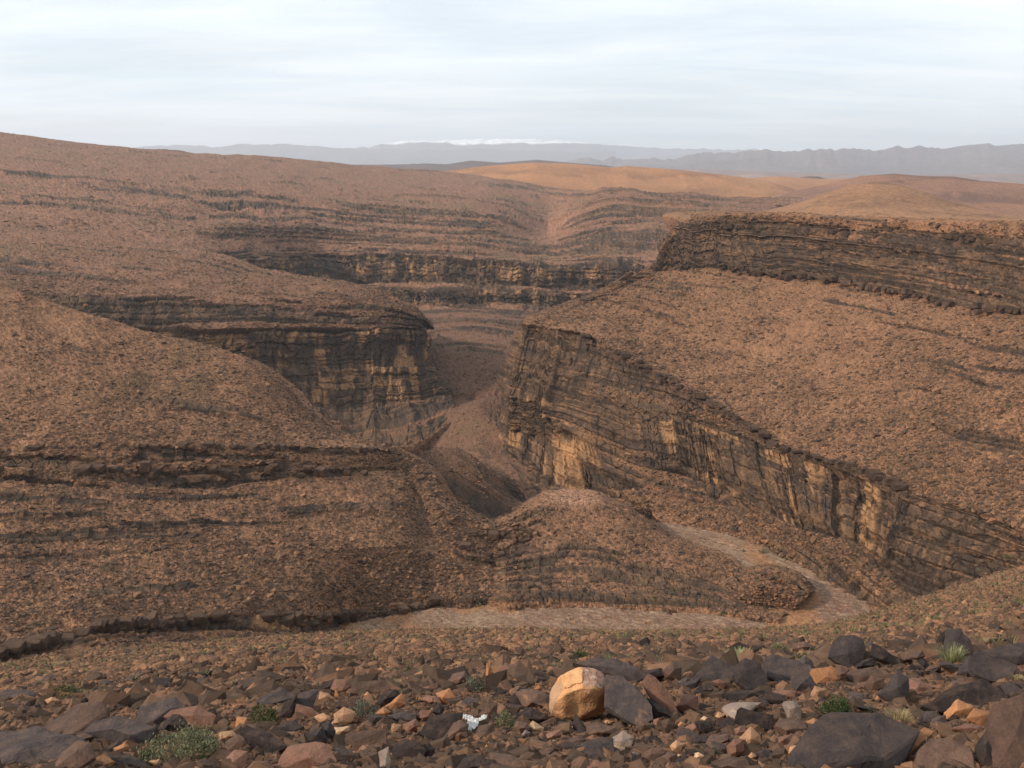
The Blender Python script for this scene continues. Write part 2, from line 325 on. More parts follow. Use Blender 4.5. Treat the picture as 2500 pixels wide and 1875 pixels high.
kn_b = [(1050,1468,232),(1215,1466,210),(1278,1466,210),(1330,1468,210),(1397,1471,210),(1470,1474,210),(1533,1477,209),(1610,1480,208),(1690,1486,207),(1740,1490,206),(1780,1496,204),(1820,1506,202),(1860,1509,201),(1900,1512,200)]
def knoll_col(c, V2, V, mask, s, n8):
    nr = V.shape[0]; pp = project(V)
    top = np.exp(-((pp[..., 0] - 1400) / 85) ** 2) * sstep(1246, 1222, pp[..., 1] + 6 * n8)
    return mixc(c, C_PINK * 1.1, np.clip(top, 0, 1) * 0.9), V2
loft('wash_knoll', [('off', 4, 40, -28), kn_back, kn_top, kn_m, kn_l, kn_b, ('off', 0, -5, -8)], [0.3, 0.12, 0.50, 0.52, [.4,.5,.62,.66,.66,.66,.66,.64,.6,.55,.45,.4,.3,.2], 0.1], M_mid, A=0.8, T=1.7, clump=1.5, yel=0.15, scree=12000, butt=.3, edge=.5, big=1.0, seed=5, talus=(.262,.135,.076), col_fn=knoll_col, scree_sz=(.3, 1.3))

# ---------------- right canyon side: mesa cliff, long slope, gorge rim, gorge cliffs down to the wash
m1=[(1545,660,640),(1500,692,512),(1601,634,521),(1619,592,526),(1641,562,522),(1691,533,512),(1780,521,500),(1911,521,480),(2020,526,460),(2130,533,440),(2270,538,412),(2400,542,387),(2520,546,362),(2760,550,330)]
m2=[(1540,665,635),(1492,697,508),(1599,640,515),(1614,612,518),(1648,574,514),(1713,545,504),(1800,545,494),(1930,552,474),(2040,560,454),(2150,566,434),(2290,572,405),(2410,577,381),(2520,580,356),(2760,584,326)]
m3=[(1530,675,620),(1484,702,500),(1592,668,504),(1612,662,505),(1665,657,498),(1730,656,488),(1843,670,468),(1960,680,448),(2070,695,426),(2180,718,400),(2300,745,370),(2410,762,345),(2520,768,320),(2760,780,290)]
ms=[(1440,720,570),(1400,742,480),(1450,745,468),(1530,770,445),(1600,800,430),(1680,835,410),(1780,850,395),(1890,880,372),(2010,900,350),(2130,920,325),(2260,950,298),(2390,985,270),(2520,1000,250),(2760,1050,220)]
r1=[(1292,770,520),(1272,792,448),(1330,797,432),(1425,812,412),(1493,846,397),(1566,886,380),(1645,925,362),(1719,970,345),(1815,1025,322),(1910,1090,300),(2069,1132,275),(2211,1190,247),(2340,1225,227),(2600,1290,190)]
r2=[(1262,850,510),(1229,962,424),(1300,972,405),(1385,985,386),(1470,995,366),(1560,1035,346),(1660,1035,340),(1740,1045,330),(1830,1078,310),(1920,1112,294),(2060,1148,270),(2200,1215,240),(2340,1250,222),(2600,1310,187)]
r3=[(1250,905,515),(1221,1055,416),(1300,1066,392),(1375,1050,366),(1455,1095,342),(1565,1140,322),(1675,1160,312),(1770,1200,300),(1865,1245,275),(1960,1297,256),(2069,1316,241),(2180,1370,221),(2300,1390,208),(2600,1400,182)]
rb=[(1240,960,520),(1218,1085,410),(1300,1175,352),(1400,1205,328),(1500,1234,307),(1575,1258,297),(1680,1284,288),(1780,1308,277),(1870,1345,262),(1960,1380,245),(2030,1422,228),(2105,1478,213),(2230,1490,198),(2600,1500,175)]
K=14
def right_col(c, V2, V, mask, s, n8):
    pp = project(V)
    # pinkish bare strip just above the gorge rim, light orange-buff alcove in the gorge nose
    xr = np.array([q[0] for q in r1[1:]]); yr = np.array([q[1] for q in r1[1:]])
    yl_ = np.interp(pp[..., 0], xr, yr) - 14
    strip = np.exp(-((pp[..., 1] - yl_) / 9) ** 2) * ((pp[..., 0] > 1430) & (pp[..., 0] < 1790)) * (0.5 + .7 * n8)
    c = mixc(c, C_PINK * .95, np.clip(strip, 0, 1) * .8)
    alc = np.exp(-((pp[..., 0] - 1385) / 38) ** 2 - ((pp[..., 1] - 1092) / 26) ** 2)
    c = mixc(c, C_YEL * 1.25, np.clip(alc * 1.3, 0, 1) * (mask > .3) * .9)
    alc2 = sum(np.exp(-((pp[..., 0] - a) / w) ** 2 - ((pp[..., 1] - b_) / hh) ** 2) for a, b_, w, hh in ((1745,1115,16,28),(1880,1170,14,34),(1990,1268,26,22),(1800,1205,14,18),(2060,1300,18,14),(1340,1130,14,30),(1830,1160,10,40)))
    c = mixc(c, C_YEL * 1.05, np.clip(alc2 * 1.1 - .25, 0, 1) * .4)
    return c, V2
def ins(l):
    """one more station just before the mesa's left end, so that the cliff ends abruptly"""
    a, b = l[1], l[2]; mid_ = tuple((q + w) / 2 for q, w in zip(a, b)) if isinstance(a, tuple) else (a + b) / 2
    return l[:2] + [mid_] + l[2:]
m1, m2, m3, ms, r1, r2, r3, rb = [ins(q) for q in (m1, m2, m3, ms, r1, r2, r3, rb)]
m1[2], m2[2], m3[2] = (1584, 652, 519), (1582, 656, 513), (1576, 676, 504)
m1[3], m2[3] = (1606, 634, 521), (1603, 641, 515)
loft('canyon_side', [('offs', ins([(10, 60, -40), (14, 50, -40), (22, 45, -40), (30, 50, -34), (24, 70, -22)] + [(8, 150, -8)] * 9)), m1, m2, m3, ms, r1, r2, r3, rb, ('off', -2, -6, -14)],
     [0.15, 0.45, ins([.4,.4,.6,.9,1.1,1.1,.95,.70,.60,.62,.64,.72,.78,.7]), ins([.34,.36,.36,.36,.26,.2,.17,.16,.18,.22,.26,.26,.26,.24]), ins([.1,.15,.15,.08,.06,.06,.06,.08,.1,.14,.17,.18,.18,.18]),
      ins([1,1,1,.8,.62,.58,.54,.5,.54,.6,.56,.52,.5,.45]), ins([1.0,1.0,1.0,.6,.74,.8,1.0,1.05,1.1,1.1,1.05,.85,.7,.5]), ins([1,1,1,1,.75,.42,.38,.38,.42,.46,.55,.72,.7,.5]), 0.2], M_mid, A=1.0, T=2.3, clump=1.6, yel=[0,0,0,0,.05,ins([0,0,0,.02,.1,.12,.1,.1,.1,.1,.1,.1,.05,0]),ins([0,.08,.08,.10,.12,.10,.12,.15,.17,.17,.15,.08,.05,0]),ins([.15,.15,.24,.3,.2,.1,.1,.1,.1,.1,.1,.05,0,0]),.1], scree=120000, scree_sz=(0.40, 1.9), big=1.6, butt=.8, seed=9, zmix=[1,1,1,0,0,.5,.5,.5,.5], col_fn=right_col, rub=1.15, s_row=.6)

# ---------------- left promontory with the hillside above it
pa=[(-320,470,800),(0,545,720),(250,575,700),(450,600,685),(560,622,670),(640,652,655),(710,664,640),(791,679,622),(870,690,610),(932,706,600),(983,732,588),(1018,752,576),(1026,774,575),(995,775,670)]
pb=[(-320,690,470),(0,708,455),(115,720,460),(250,722,475),(395,724,492),(500,726,505),(600,727,515),(700,727,528),(791,727,540),(880,735,545),(960,748,548),(1015,768,550),(1032,793,562),(1000,790,670)]
pc=[(-320,780,420),(0,785,425),(115,790,432),(250,796,446),(395,802,462),(508,806,475),(600,806,488),(700,806,503),(791,806,517),(880,806,526),(960,806,536),(1020,808,545),(1050,815,560),(1020,810,670)]
pd=[(-320,850,405),(0,860,408),(115,868,415),(250,874,430),(395,880,447),(508,884,460),(600,884,475),(700,884,490),(791,884,505),(880,884,515),(960,884,525),(1030,886,535),(1066,890,555),(1035,860,670)]
pe=[(-320,950,392),(0,955,395),(115,960,402),(250,966,416),(395,975,433),(508,980,446),(600,985,458),(700,990,470),(791,992,482),(880,990,493),(960,985,503),(1040,972,515),(1092,958,540),(1050,920,660)]
pf=[(-320,1020,372),(0,1025,375),(115,1030,382),(250,1040,392),(395,1050,402),(508,1060,408),(600,1070,411),(700,1082,412),(791,1088,413),(880,1096,412),(985,1092,416),(1070,1050,440),(1122,1008,482),(1060,960,640)]
loft('promontory_hillside', [('off', 6, 30, -14), pa, pb, pc, pd, pe, pf, ('off', 0, -10, -14)],
     [0.1, [.12,.14,.16,.18,.2,.2,.2,.2,.2,.24,.28,.35,.4,.4], [.5,.55,.62,.66,.66,.64,.6,.6,.62,.68,.7,.74,.8,.8], [.8,.85,.9,.98,1,1.05,1.05,1.05,1.1,1.1,1.1,1.1,1.1,1.1], [.8,.85,.85,.88,.9,.95,1,1,1,1.02,1.02,1.02,1.02,1.02], [.6,.6,.6,.64,.68,.72,.76,.78,.78,.78,.78,.76,.7,.6], 0.2],
     M_mid, A=1.1, T=2.8, clump=2.2, yel=[0,0,.02,[0,0,.05,.1,.12,.12,.14,.15,.17,.19,.22,.26,.26,.2],[0,0,0,.05,.1,.12,.14,.18,.2,.22,.22,.2,.1,0],0,0], scree=30000, scree_sz=(0.55, 1.9), big=1.5, seed=13, zmix=[0,0,.2,.2,.15,0,0], talus=(.248,.126,.076), s_row=.62)

# ---------------- great hillside behind, ledge belt and the far canyon wall
ha=[(-320,290,1480),(0,322,1600),(226,346,1700),(452,368,1800),(620,378,1850),(735,386,1900),(860,399,1960),(983,408,2000),(1120,418,1950),(1250,437,1850),(1346,454,1700),(1436,467,1500),(1470,459,1420),(1540,457,1400),(1589,469,1400),(1702,477,1400),(1815,483,1400),(1960,486,1380)]
hb=[(-320,395,1120),(0,420,1100),(226,432,1090),(452,459,1090),(620,470,1110),(735,482,1120),(860,494,1135),(983,505,1150),(1120,512,1150),(1220,528,1150),(1335,568,1220),(1400,530,1180),(1470,500,1200),(1540,498,1200),(1600,505,1200),(1702,510,1180),(1815,515,1150),(1960,520,1120)]
hc=[(-320,480,860),(0,500,850),(226,520,850),(452,540,860),(620,548,900),(735,552,960),(860,560,1000),(983,570,1020),(1120,578,1020),(1220,585,1040),(1335,600,1080),(1400,585,1060),(1470,568,1080),(1540,562,1080),(1600,560,1080),(1702,560,1060),(1815,560,1040),(1960,560,1000)]
hd=[(-320,560,720),(0,575,690),(226,605,690),(452,622,720),(640,624,850),(735,622,925),(860,621,930),(983,625,925),(1120,634,915),(1220,642,905),(1335,647,900),(1400,650,890),(1470,650,880),(1540,652,875),(1600,652,870),(1702,655,860),(1815,660,850),(1960,665,840)]
he=[(-320,600,660),(0,625,640),(226,655,640),(452,670,680),(640,668,835),(735,684,912),(860,694,915),(983,688,912),(1120,694,902),(1220,700,893),(1335,702,886),(1400,702,878),(1470,700,870),(1540,702,865),(1600,702,860),(1702,705,850),(1815,708,840),(1960,710,830)]
hf=[(-320,620,640),(0,645,620),(226,675,620),(452,690,660),(640,690,810),(735,702,890),(860,710,892),(983,706,885),(1120,708,878),(1220,712,872),(1335,712,868),(1400,712,862),(1470,712,855),(1540,712,850),(1600,712,845),(1702,715,835),(1815,718,825),(1960,720,815)]
hg=[(-320,660,630),(0,685,610),(226,715,610),(452,730,650),(640,735,800),(735,745,880),(860,750,880),(983,746,873),(1120,745,868),(1220,745,862),(1335,748,858),(1400,750,852),(1470,750,845),(1540,750,840),(1600,750,835),(1702,755,825),(1815,758,815),(1960,760,805)]
hh_=[(-320,760,560),(0,785,560),(226,815,560),(452,830,600),(640,835,700),(735,845,740),(860,850,740),(983,850,740),(1120,840,720),(1220,830,740),(1335,810,790),(1400,800,800),(1470,800,800),(1540,800,800),(1600,800,800),(1702,800,790),(1815,800,780),(1960,800,770)]
belt=[.36,.42,.44,.46,.5,.54,.56,.56,.5,.42,.16,.42,.52,.58,.55,.5,.45,.45]
def hill_col(c, V2, V, mask, s, n8):
    pp = project(V)
    fan = np.exp(-((pp[..., 0] - (1335 + (pp[..., 1] - 560) * -.75)) / 26) ** 2) * sstep(500, 540, pp[..., 1]) * sstep(600, 570, pp[..., 1])
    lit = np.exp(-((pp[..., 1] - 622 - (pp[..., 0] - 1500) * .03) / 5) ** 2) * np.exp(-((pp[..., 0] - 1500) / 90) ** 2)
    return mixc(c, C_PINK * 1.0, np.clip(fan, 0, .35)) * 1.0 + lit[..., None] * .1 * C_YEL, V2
loft('far_canyon_hillside', [('off', 30, 400, -60), ha, hb, hc, hd, he, hf, hg, hh_, ('off', 0, -20, -30)],
     [0.05, [.08,.1,.1,.1,.1,.1,.1,.1,.25,.34,.36,.36,.40,.42,.4,.4,.4,.4], belt, [.14,.14,.16,.22,.34,.44,.46,.44,.42,.42,.4,.5,.62,.62,.5,.4,.4,.4], [.1,.1,.15,.5,.9,1,1.1,1.1,1.1,1.1,1.1,1.1,1.1,1.1,1.1,1.1,1,1], [.2,.2,.2,.3,.35,.4,.4,.4,.4,.4,.4,.4,.4,.4,.4,.4,.4,.4], [.2,.2,.2,.3,.7,.95,1,1,1,1,1,1,1,1,1,1,1,1], .25, 0.1],
     M_far, A=1.25, T=4.2, clump=3.4, yel=[0,0,0,.16,.06,.05,.08,0,0], big=5.0, seed=21, zmix=[0,0,0,0,.3,.3,.3,.3,.3], talus=(.245,.124,.076), s_row=.6, col_fn=hill_col, scree=9000, scree_sz=(1.1, 3.2), butt=1.3)

# ---------------- scree tongue in the gorge under the gorge nose
ta=[(1262,925,560),(1235,960,545),(1228,1040,430),(1262,1110,395),(1300,1155,365),(1345,1190,345),(1372,1215,330),(1400,1245,318)]
tb=[(1215,940,560),(1200,958,548),(1165,1000,470),(1170,1060,428),(1200,1110,390),(1245,1165,358),(1275,1205,340),(1300,1250,325)]
tcv=[(1180,950,555),(1150,975,540),(1080,1010,480),(1040,1050,455),(1060,1090,425),(1130,1140,388),(1190,1190,358),(1240,1250,332)]
td=[(1120,962,540),(1080,985,525),(1000,1040,465),(985,1085,440),(1005,1110,425),(1040,1160,388),(1110,1215,356),(1180,1268,332)]
loft('gorge_scree', [('off', 20, 6, 3), ta, tb, tcv, td, ('off', -10, -14, -12)], [.2, .3, [.2,.2,.2,.3,.45,.6,.7,.7], [.2,.2,.25,.3,.45,.6,.7,.7], .3], M_mid, A=.8, T=1.5, clump=1.5, yel=.1, big=2.5, scree=3000, butt=.3, seed=31, talus=(.175,.094,.060))

pa_=[(990,1125,330),(1055,1090,338),(1120,1092,338),(1165,1120,333),(1200,1165,327),(1245,1208,320),(1295,1232,314)]
pb_=[(1000,1165,316),(1060,1152,319),(1110,1162,319),(1150,1186,315),(1192,1212,311),(1238,1236,307),(1285,1252,303)]
pc_=[(1040,1205,301),(1080,1228,300),(1120,1248,298),(1160,1264,296),(1200,1273,295),(1240,1276,296),(1282,1272,298)]
loft('bowl_mound', [('off', 8, 20, -16), pa_, pb_, pc_, ('off', -2, -5, -12)], [.2, [.15,.15,.2,.4,.6,.65,.7], [.3,.4,.5,.65,.75,.8,.8], .5], M_mid, A=.8, T=1.1, clump=1.3, yel=0, scree=2500, butt=0, seed=51, talus=(.13,.07,.044), big=.8)  # talus colour darkened to carry the spur's shadow over the bowl
ga=[(960,762,790),(1060,757,775),(1150,752,765),(1240,757,760),(1330,765,760),(1440,775,760)]
gb=[(1000,815,700),(1060,808,695),(1130,802,690),(1200,806,685),(1262,818,670),(1400,828,650)]
gc=[(1030,880,625),(1075,872,620),(1130,862,618),(1185,860,612),(1245,868,600),(1360,880,590)]
gd=[(1100,965,545),(1128,958,545),(1165,950,542),(1205,936,545),(1245,925,550),(1330,925,560)]
loft('gorge_slope', [('off', 0, 40, -12), ga, gb, gc, gd, ('off', 0, -14, -10)], [.2, [.5,.4,.36,.5,.5,.5], [.3,.3,.42,.56,.62,.6], [.2,.22,.24,.3,.4,.4], .2], M_mid, A=1.0, T=2.6, clump=2.4, yel=0, big=3, scree=5000, scree_sz=(.5,1.8), butt=.3, seed=41, talus=(.165,.088,.058))
# ---------------- gravel bed of the wash and gorge floor (one sheet)
def floor_sheet():
    xs = np.arange(-120, 250, 1.15); ys = 165 * (1.0042 ** np.arange(0, 410))
    X, Y = np.meshgrid(xs, ys); keep = None
    Zf = np.interp(Y, [150, 200, 306, 342, 530, 900], [-104.5, -111.8, -126.5, -141, -152, -157])
    Zf = Zf + 0.012 * (X - 0) * 0 
    n = fbm(X / 16, Y / 16, X * 0, 4, 101); c1, e1, i1 = cells(X / .95, Y / .95, 102); c2, e2, i2 = cells(X / 3.8, Y / 3.8, 103)
    Z = Zf + 0.9 * n + 0.35 * (0.5 - c1) * (i1 > .4) + 1.1 * (0.5 - c2) * (i2 > 0.8)
    c = mixc(np.array([.235, .150, .098]) * np.ones(X.shape + (3,)), np.array([.19, .10, .07]), np.clip(.4 + 1.1 * n, 0, 1))
    c = mixc(c, np.array([.35, .245, .165]), (i1 > .55) * (c1 < .42) * .55)
    c = mixc(c, np.array([.17, .103, .066]), np.clip(sstep(-.1, .5, fbm(X / 5, Y / 11, X * 0, 3, 108)), 0, 1) * .6)
    c = mixc(c, C_ORG * .8, np.clip(sstep(.15, .4, fbm(X / 11, Y / 24, X * 0, 3, 105)) * .7, 0, 1))
    c = mixc(c, C_BRN * 1.3, (i1 < .15) * (c1 < .4) * .8)
    c = mixc(c, mixc(C_TAL * .68 * np.ones(c.shape), C_TALD, np.clip(.5 + n, 0, 1)), sstep(300, 345, Y + 30 * n))
    V = np.stack([X, Y, Z], -1)
    mesh_obj('wash_bed', V, grid_faces(*X.shape)[:, ::-1], M_mid, c, kind='structure')
    idx = rng.choice(X.size, 60000, replace=False); P = V.reshape(-1, 3)[idx]; pr = project(P)
    k = (P[:, 1] < 330) & (pr[:, 0] > 700) & (pr[:, 0] < 2300); P = P[k]
    SCREE.append((P, np.minimum(0.22 * (1 - rng.random(len(P))) ** (-1 / 2.3), 1.0), 'wash'))
floor_sheet()

# ---------------- slope that falls from the viewpoint to the wash
XS = [-700, -250, 0, 250, 500, 900, 1250, 1600, 2000, 2250, 2500, 2750, 3200]
g_far = [(-700,1880,90),(-250,1720,110),(0,1622,126),(250,1585,141),(500,1564,158),(900,1538,186),(1250,1534,192),(1600,1539,189),(2000,1522,192),(2250,1452,188),(2500,1372,172),(2750,1320,158),(3200,1250,130)]
g_b = [(x, y + d, Y) for (x, y, _), d, Y in zip(g_far, [10,14,14,12,12,11,12,12,24,42,62,80,100], [60,66,70,74,78,82,82,80,78,74,70,66,60])]
g_c = [(-700,1925,30),(-250,1760,32),(0,1652,34),(250,1618,35),(500,1592,36),(900,1566,36),(1250,1556,34),(1600,1558,32),(2000,1556,30),(2250,1530,28),(2500,1485,26),(2750,1450,24),(3200,1400,22)]
g_d = [(-700,1950,14),(-250,1790,14.5),(0,1690,15),(250,1660,15),(500,1632,15),(900,1606,14.5),(1250,1592,14),(1600,1590,13),(2000,1582,12),(2250,1560,11.5),(2500,1530,11),(2750,1505,10.5),(3200,1470,10)]
g_e = [(-700,1980,7.5),(-250,1840,7.8),(0,1750,8),(250,1722,8),(500,1700,8),(900,1672,8),(1250,1652,8),(1600,1648,7.6),(2000,1640,7.2),(2250,1625,7),(2500,1605,6.8),(2750,1590,6.6),(3200,1570,6.3)]
g_f = [(-700,2000,4.7),(-250,1870,4.9),(0,1810,5),(250,1800,5),(500,1790,5),(900,1778,5),(1250,1766,5),(1600,1762,4.9),(2000,1758,4.8),(2250,1752,4.7),(2500,1745,4.6),(2750,1740,4.5),(3200,1730,4.4)]
g_g = [(x, 1905, 3.5) for x in XS]
g_h = [(x, 2250, 2.3) for x in XS]
for _g in (g_far, g_b, g_c, g_d, g_e, g_f): _g.insert(0, (-3200, _g[0][1] + 60, _g[0][2])); _g.append((5600, _g[-1][1] - 40, _g[-1][2]))
XS = [-3200] + XS + [5600]; g_g = [(x, 1905, 3.5) for x in XS]; g_h = [(x, 2500, 1.9) for x in XS]
_gc = [np.array(q, float) for q in (g_far, g_b, g_c, g_d, g_e, g_f, g_g, g_h)]
def ground_Y(px, py):
    """forward distance at which the photo pixel meets the slope"""
    ys = np.array([np.interp(px, g[:, 0], g[:, 1]) for g in _gc]); Ys = np.array([np.interp(px, g[:, 0], g[:, 2]) for g in _gc])
    return math.exp(np.interp(py, ys, np.log(Ys)))
def near_slope():
    P = np.array([at(g[:, 0], g[:, 1], g[:, 2]) for g in _gc]); back = P[0] + np.array([0, 3, -14]); P = np.concatenate([back[None], P], 0)
    hidden_first = True
    G = crom(P, [22, 24, 50, 78, 78, 122, 110, 110, 126, 84, 84, 34, 24, 24])
    rowsn = [6, 28, 40, 40, 56, 70, 84, 40]; o = []
    for i, n in enumerate(rowsn):
        t = np.linspace(0, 1, n, endpoint=(i == len(rowsn) - 1))[:, None, None]
        y0, y1 = G[i][None, :, 1:2], G[i + 1][None, :, 1:2]; r_ = y0 / y1
        if i: t = t / (t + (1 - t) / r_)
        o.append(G[i][None] * (1 - t) + G[i + 1][None] * t)
    V = np.concatenate(o, 0)
    for _ in range(9):
        Q = V.copy(); Q[1:-1] = .25 * V[:-2] + .5 * V[1:-1] + .25 * V[2:]; V = Q
    x, y, z = V[..., 0], V[..., 1], V[..., 2]; pxm = y * 2.44 / F
    def lod(w): return sstep(1.0, 3.0, w / pxm)
    d = 0; 
    for w, a in ((2.2, .35), (.8, .13), (.3, .05), (.11, .02), (.045, .008)):
        far = np.clip(y / 60, 0.25, 1) if w > .5 else 1
        d = d + a * vnoise(x / w, y / w, z / w, int(w * 100)) * lod(w) * far
    c1, e1, i1 = cells(x / .9, y / .9, 111); c2, e2, i2 = cells(x / .22, y / .22, 112); c3, e3, i3 = cells(x / .05, y / .05, 113)
    farm = sstep(8, 25, y)
    d = d + .30 * (.5 - c1) * (i1 > .5) * lod(.9) * farm + .07 * (.5 - c2) * (i2 > .4) * lod(.22) + .014 * (.5 - c3) * lod(.05)
    V2 = V + np.stack([0 * d, -.4 * d, .9 * d], -1)
    n = fbm(x / 2.5, y / 2.5, z / 2.5, 4, 115); nl = fbm(x / 22, y / 22, z / 22, 3, 116)
    soil = np.array([.165, .078, .042]); buff = np.array([.26, .155, .085])
    c = mixc(soil * np.ones(V.shape), buff, np.clip(sstep(10, 40, y) * .75 + .25 * n, 0, 1))
    c = mixc(c, C_TALD, np.clip(.35 + .8 * n, 0, 1) * .55)
    c = mixc(c, np.array([.19, .165, .075]), np.clip(sstep(.0, .5, nl + .4 * n) * .55 * sstep(9, 25, y) + .0, 0, 1))
    c = mixc(c, C_DARK * 1.4, ((i1 > .7) & (c1 < .42)) * .6 * farm)
    c = mixc(c, C_DARK * 1.6, ((i2 > .78) & (c2 < .42)) * .7 * lod(.22))
    c = mixc(c, C_ORG * .8, ((i2 < .12) & (c2 < .4)) * .6 * lod(.22)); c = mixc(c, C_ORG * .7, ((i3 < .2) & (c3 < .4)) * .5 * lod(.05))
    me = mesh_obj('near_slope', V2, grid_faces(V.shape[0], V.shape[1]), M_near, c, kind='structure')
    return V2
NS = near_slope()

# ---------------- hills beyond
def ridge(name, top, base, back, mat, c_a, c_b, amp, wl, octv=5, bands=None, snow=None, nrow=26, pxs=4.2, kind='structure', ridged=True, toprough=0.0, seed=0):
    T_ = np.array(top, float); 
    xs = np.arange(T_[0, 0], T_[-1, 0] + pxs, pxs); ty = np.interp(xs, T_[:, 0], T_[:, 1]); tY = np.interp(xs, T_[:, 0], T_[:, 2])
    ty = ty + toprough * (vnoise(xs / 17, xs * 0, xs * 0, 3 + seed) + .5 * vnoise(xs / 7, xs * 0, xs * 0, 4 + seed))
    B_ = np.array(base, float); by = np.interp(xs, B_[:, 0], B_[:, 1]); bY = np.interp(xs, B_[:, 0], B_[:, 2])
    Pt, Pb = at(xs, ty, tY), at(xs, by, bY); Pk = Pt + np.array(back, float)
    t = np.linspace(0, 1, nrow)[:, None, None]
    V = np.concatenate([Pk[None] * (1 - t) + Pt[None] * t, (Pt[None] * (1 - t) + Pb[None] * t)[1:]], 0)
    x, y, z = V[..., 0], V[..., 1], V[..., 2]
    q = 0; a = 1; tot = 0
    for i in range(octv):
        v = vnoise(x / wl * 2 ** i, y / wl * 2 ** i * .6, z / wl * .3, 200 + i + seed)
        q = q + a * ((1 - 2 * np.abs(v)) if ridged else v); tot += a; a *= .5
    q /= tot
    w = np.concatenate([np.linspace(1, 0, nrow), np.linspace(0, 1, nrow)[1:]])[:, None]; w = sstep(0, .14, w) * 1.0
    V2 = V + np.stack([0 * q, -q * amp * w * .8, q * amp * w * .6], -1)
    n = fbm(x / wl * 1.5, y / wl * 1.5, z / wl * 4, 4, 220 + seed)
    c = mixc(np.array(c_a) * np.ones(V.shape), c_b, np.clip(.5 + .9 * n + (0 if bands is None else .4 * np.sign(np.sin(z / bands + 3 * n)) * (.5 + n)), 0, 1))
    if snow is not None:
        sn = sstep(0, 40, z - snow + 80 * n + 60 * q); c = mixc(c, np.array([.93, .94, .96]), sn)
    nr, nc = V.shape[:2]
    return mesh_obj(name, V2, grid_faces(nr, nc), mat, c, kind=kind, smooth=True)
# orange hills: the sunlight on them is put into a stronger orange albedo
ridge('orange_hill', [(980,432,2600),(1060,420,2500),(1130,412,2400),(1200,404,2350),(1300,397,2300),(1400,400,2300),(1490,409,2280),(1530,405,2270),(1640,413,2250),(1740,424,2220),(1820,434,2200),(1880,444,2150),(1940,462,2100),(2060,480,2000)],
      [(980,440,2000),(1250,470,1800),(1500,505,1700),(1800,515,1650),(2060,520,1650)], (0, 500, -60), M_far, C_ORG * .95, C_ORG * .62, 9, 110, bands=6, seed=3)
ridge('orange_plain_hill', [(1780,438,3000),(1840,434,3000),(1900,430,2950),(2000,437,2900),(2100,436,2800),(2200,440,2700),(2600,455,2600)], [(1780,470,2100),(2600,500,2000)], (0, 500, -60), M_far, C_ORG * .9, C_ORG * .62, 8, 120, bands=7, seed=5)
ridge('small_dark_butte', [(1935,441,3300),(1950,434,3300),(1975,430,3300),(2000,431,3300),(2020,438,3300),(2030,442,3300)], [(1935,448,3200),(2030,448,3200)], (0, 60, -10), M_far, C_BRN, C_DARK * 1.6, 3, 40, seed=8, nrow=20)
ridge('brown_rear_hill', [(1880,480,1650),(1960,462,1620),(2040,444,1600),(2100,430,1580),(2180,424,1560),(2260,430,1540),(2330,431,1520),(2400,442,1500),(2500,449,1450),(2700,470,1400)],
      [(1880,505,1250),(2100,520,1150),(2500,545,1050),(2700,560,1000)], (0, 300, -60), M_far, (.27,.135,.08), (.15,.08,.055), 9, 90, bands=5, seed=11)
ridge('domed_hill', [(1820,522,900),(1880,512,900),(1960,492,900),(2020,470,890),(2075,452,880),(2130,444,870),(2190,449,860),(2260,470,840),(2330,494,820),(2400,513,800),(2500,530,760),(2700,548,700)],
      [(1820,535,700),(1960,545,660),(2130,552,620),(2300,556,580),(2500,562,520),(2700,570,480)], (0, 200, -50), M_far, (.30,.155,.08), (.19,.10,.055), 3.2, 40, bands=3.2, seed=14, pxs=2.2)
ridge('dark_low_ridge', [(860,402,5100),(950,402,5100),(1040,399,5100),(1090,401,5100),(1150,392,5100),(1220,397,5100),(1310,390,5100),(1400,398,5100),(1480,404,5100),(1560,420,5100)], [(860,418,4800),(1560,440,4800)], (0, 750, -90), M_far, (.12,.075,.06), (.08,.055,.05), 14, 200, seed=17)
ridge('blue_mountain_range', [(1330,404,14080),(1410,392,13904),(1425,386,13904),(1470,392,13728),(1490,385,13728),(1520,392,13728),(1540,387,13552),(1590,386,13552),(1605,390,13552),(1640,389,13376),(1700,378,13024),(1790,371,12672),(1850,372,12672),(1868,365,12496),(1920,369,12496),(2010,366,12320),(2100,361,12320),(2130,370,12320),(2180,366,12320),(2190,358,12320),(2230,362,12320),(2260,357,12320),(2290,363,12320),(2350,364,12320),(2380,351,12320),(2410,353,12320),(2450,354,12320),(2480,354,12320),(2520,350,12320),(2700,356,12320)],
      [(1330,425,10560),(2700,455,9152)], (0, 2640, -330), M_mtn, (.13,.085,.07), (.085,.06,.055), 120, 900, toprough=3.6, seed=19)
ridge('distant_plain_hill', [(1400,418,8512),(1700,412,8208),(1900,420,7904),(2200,428,7600),(2700,420,7600)], [(1400,440,6992),(2700,470,6080)], (0, 1140, -114), M_mtn, (.24,.13,.09), (.15,.09,.07), 12, 300, seed=20)
ridge('pale_mountain_range', [(300,362,21120),(360,357,20768),(400,355,20768),(440,353,20768),(470,358,20768),(530,360,20768),(585,352,20768),(610,355,20768),(660,353,20768),(700,351,20768),(730,354,20768),(770,356,20768),(830,362,20768),(900,362,20768),(1000,364,20944),(1200,366,21120),(1500,372,21472)],
      [(300,405,18480),(1500,405,18480)], (0, 2200, -330), M_mtn, (.12,.08,.07), (.08,.06,.055), 150, 1300, toprough=1.0, seed=23)
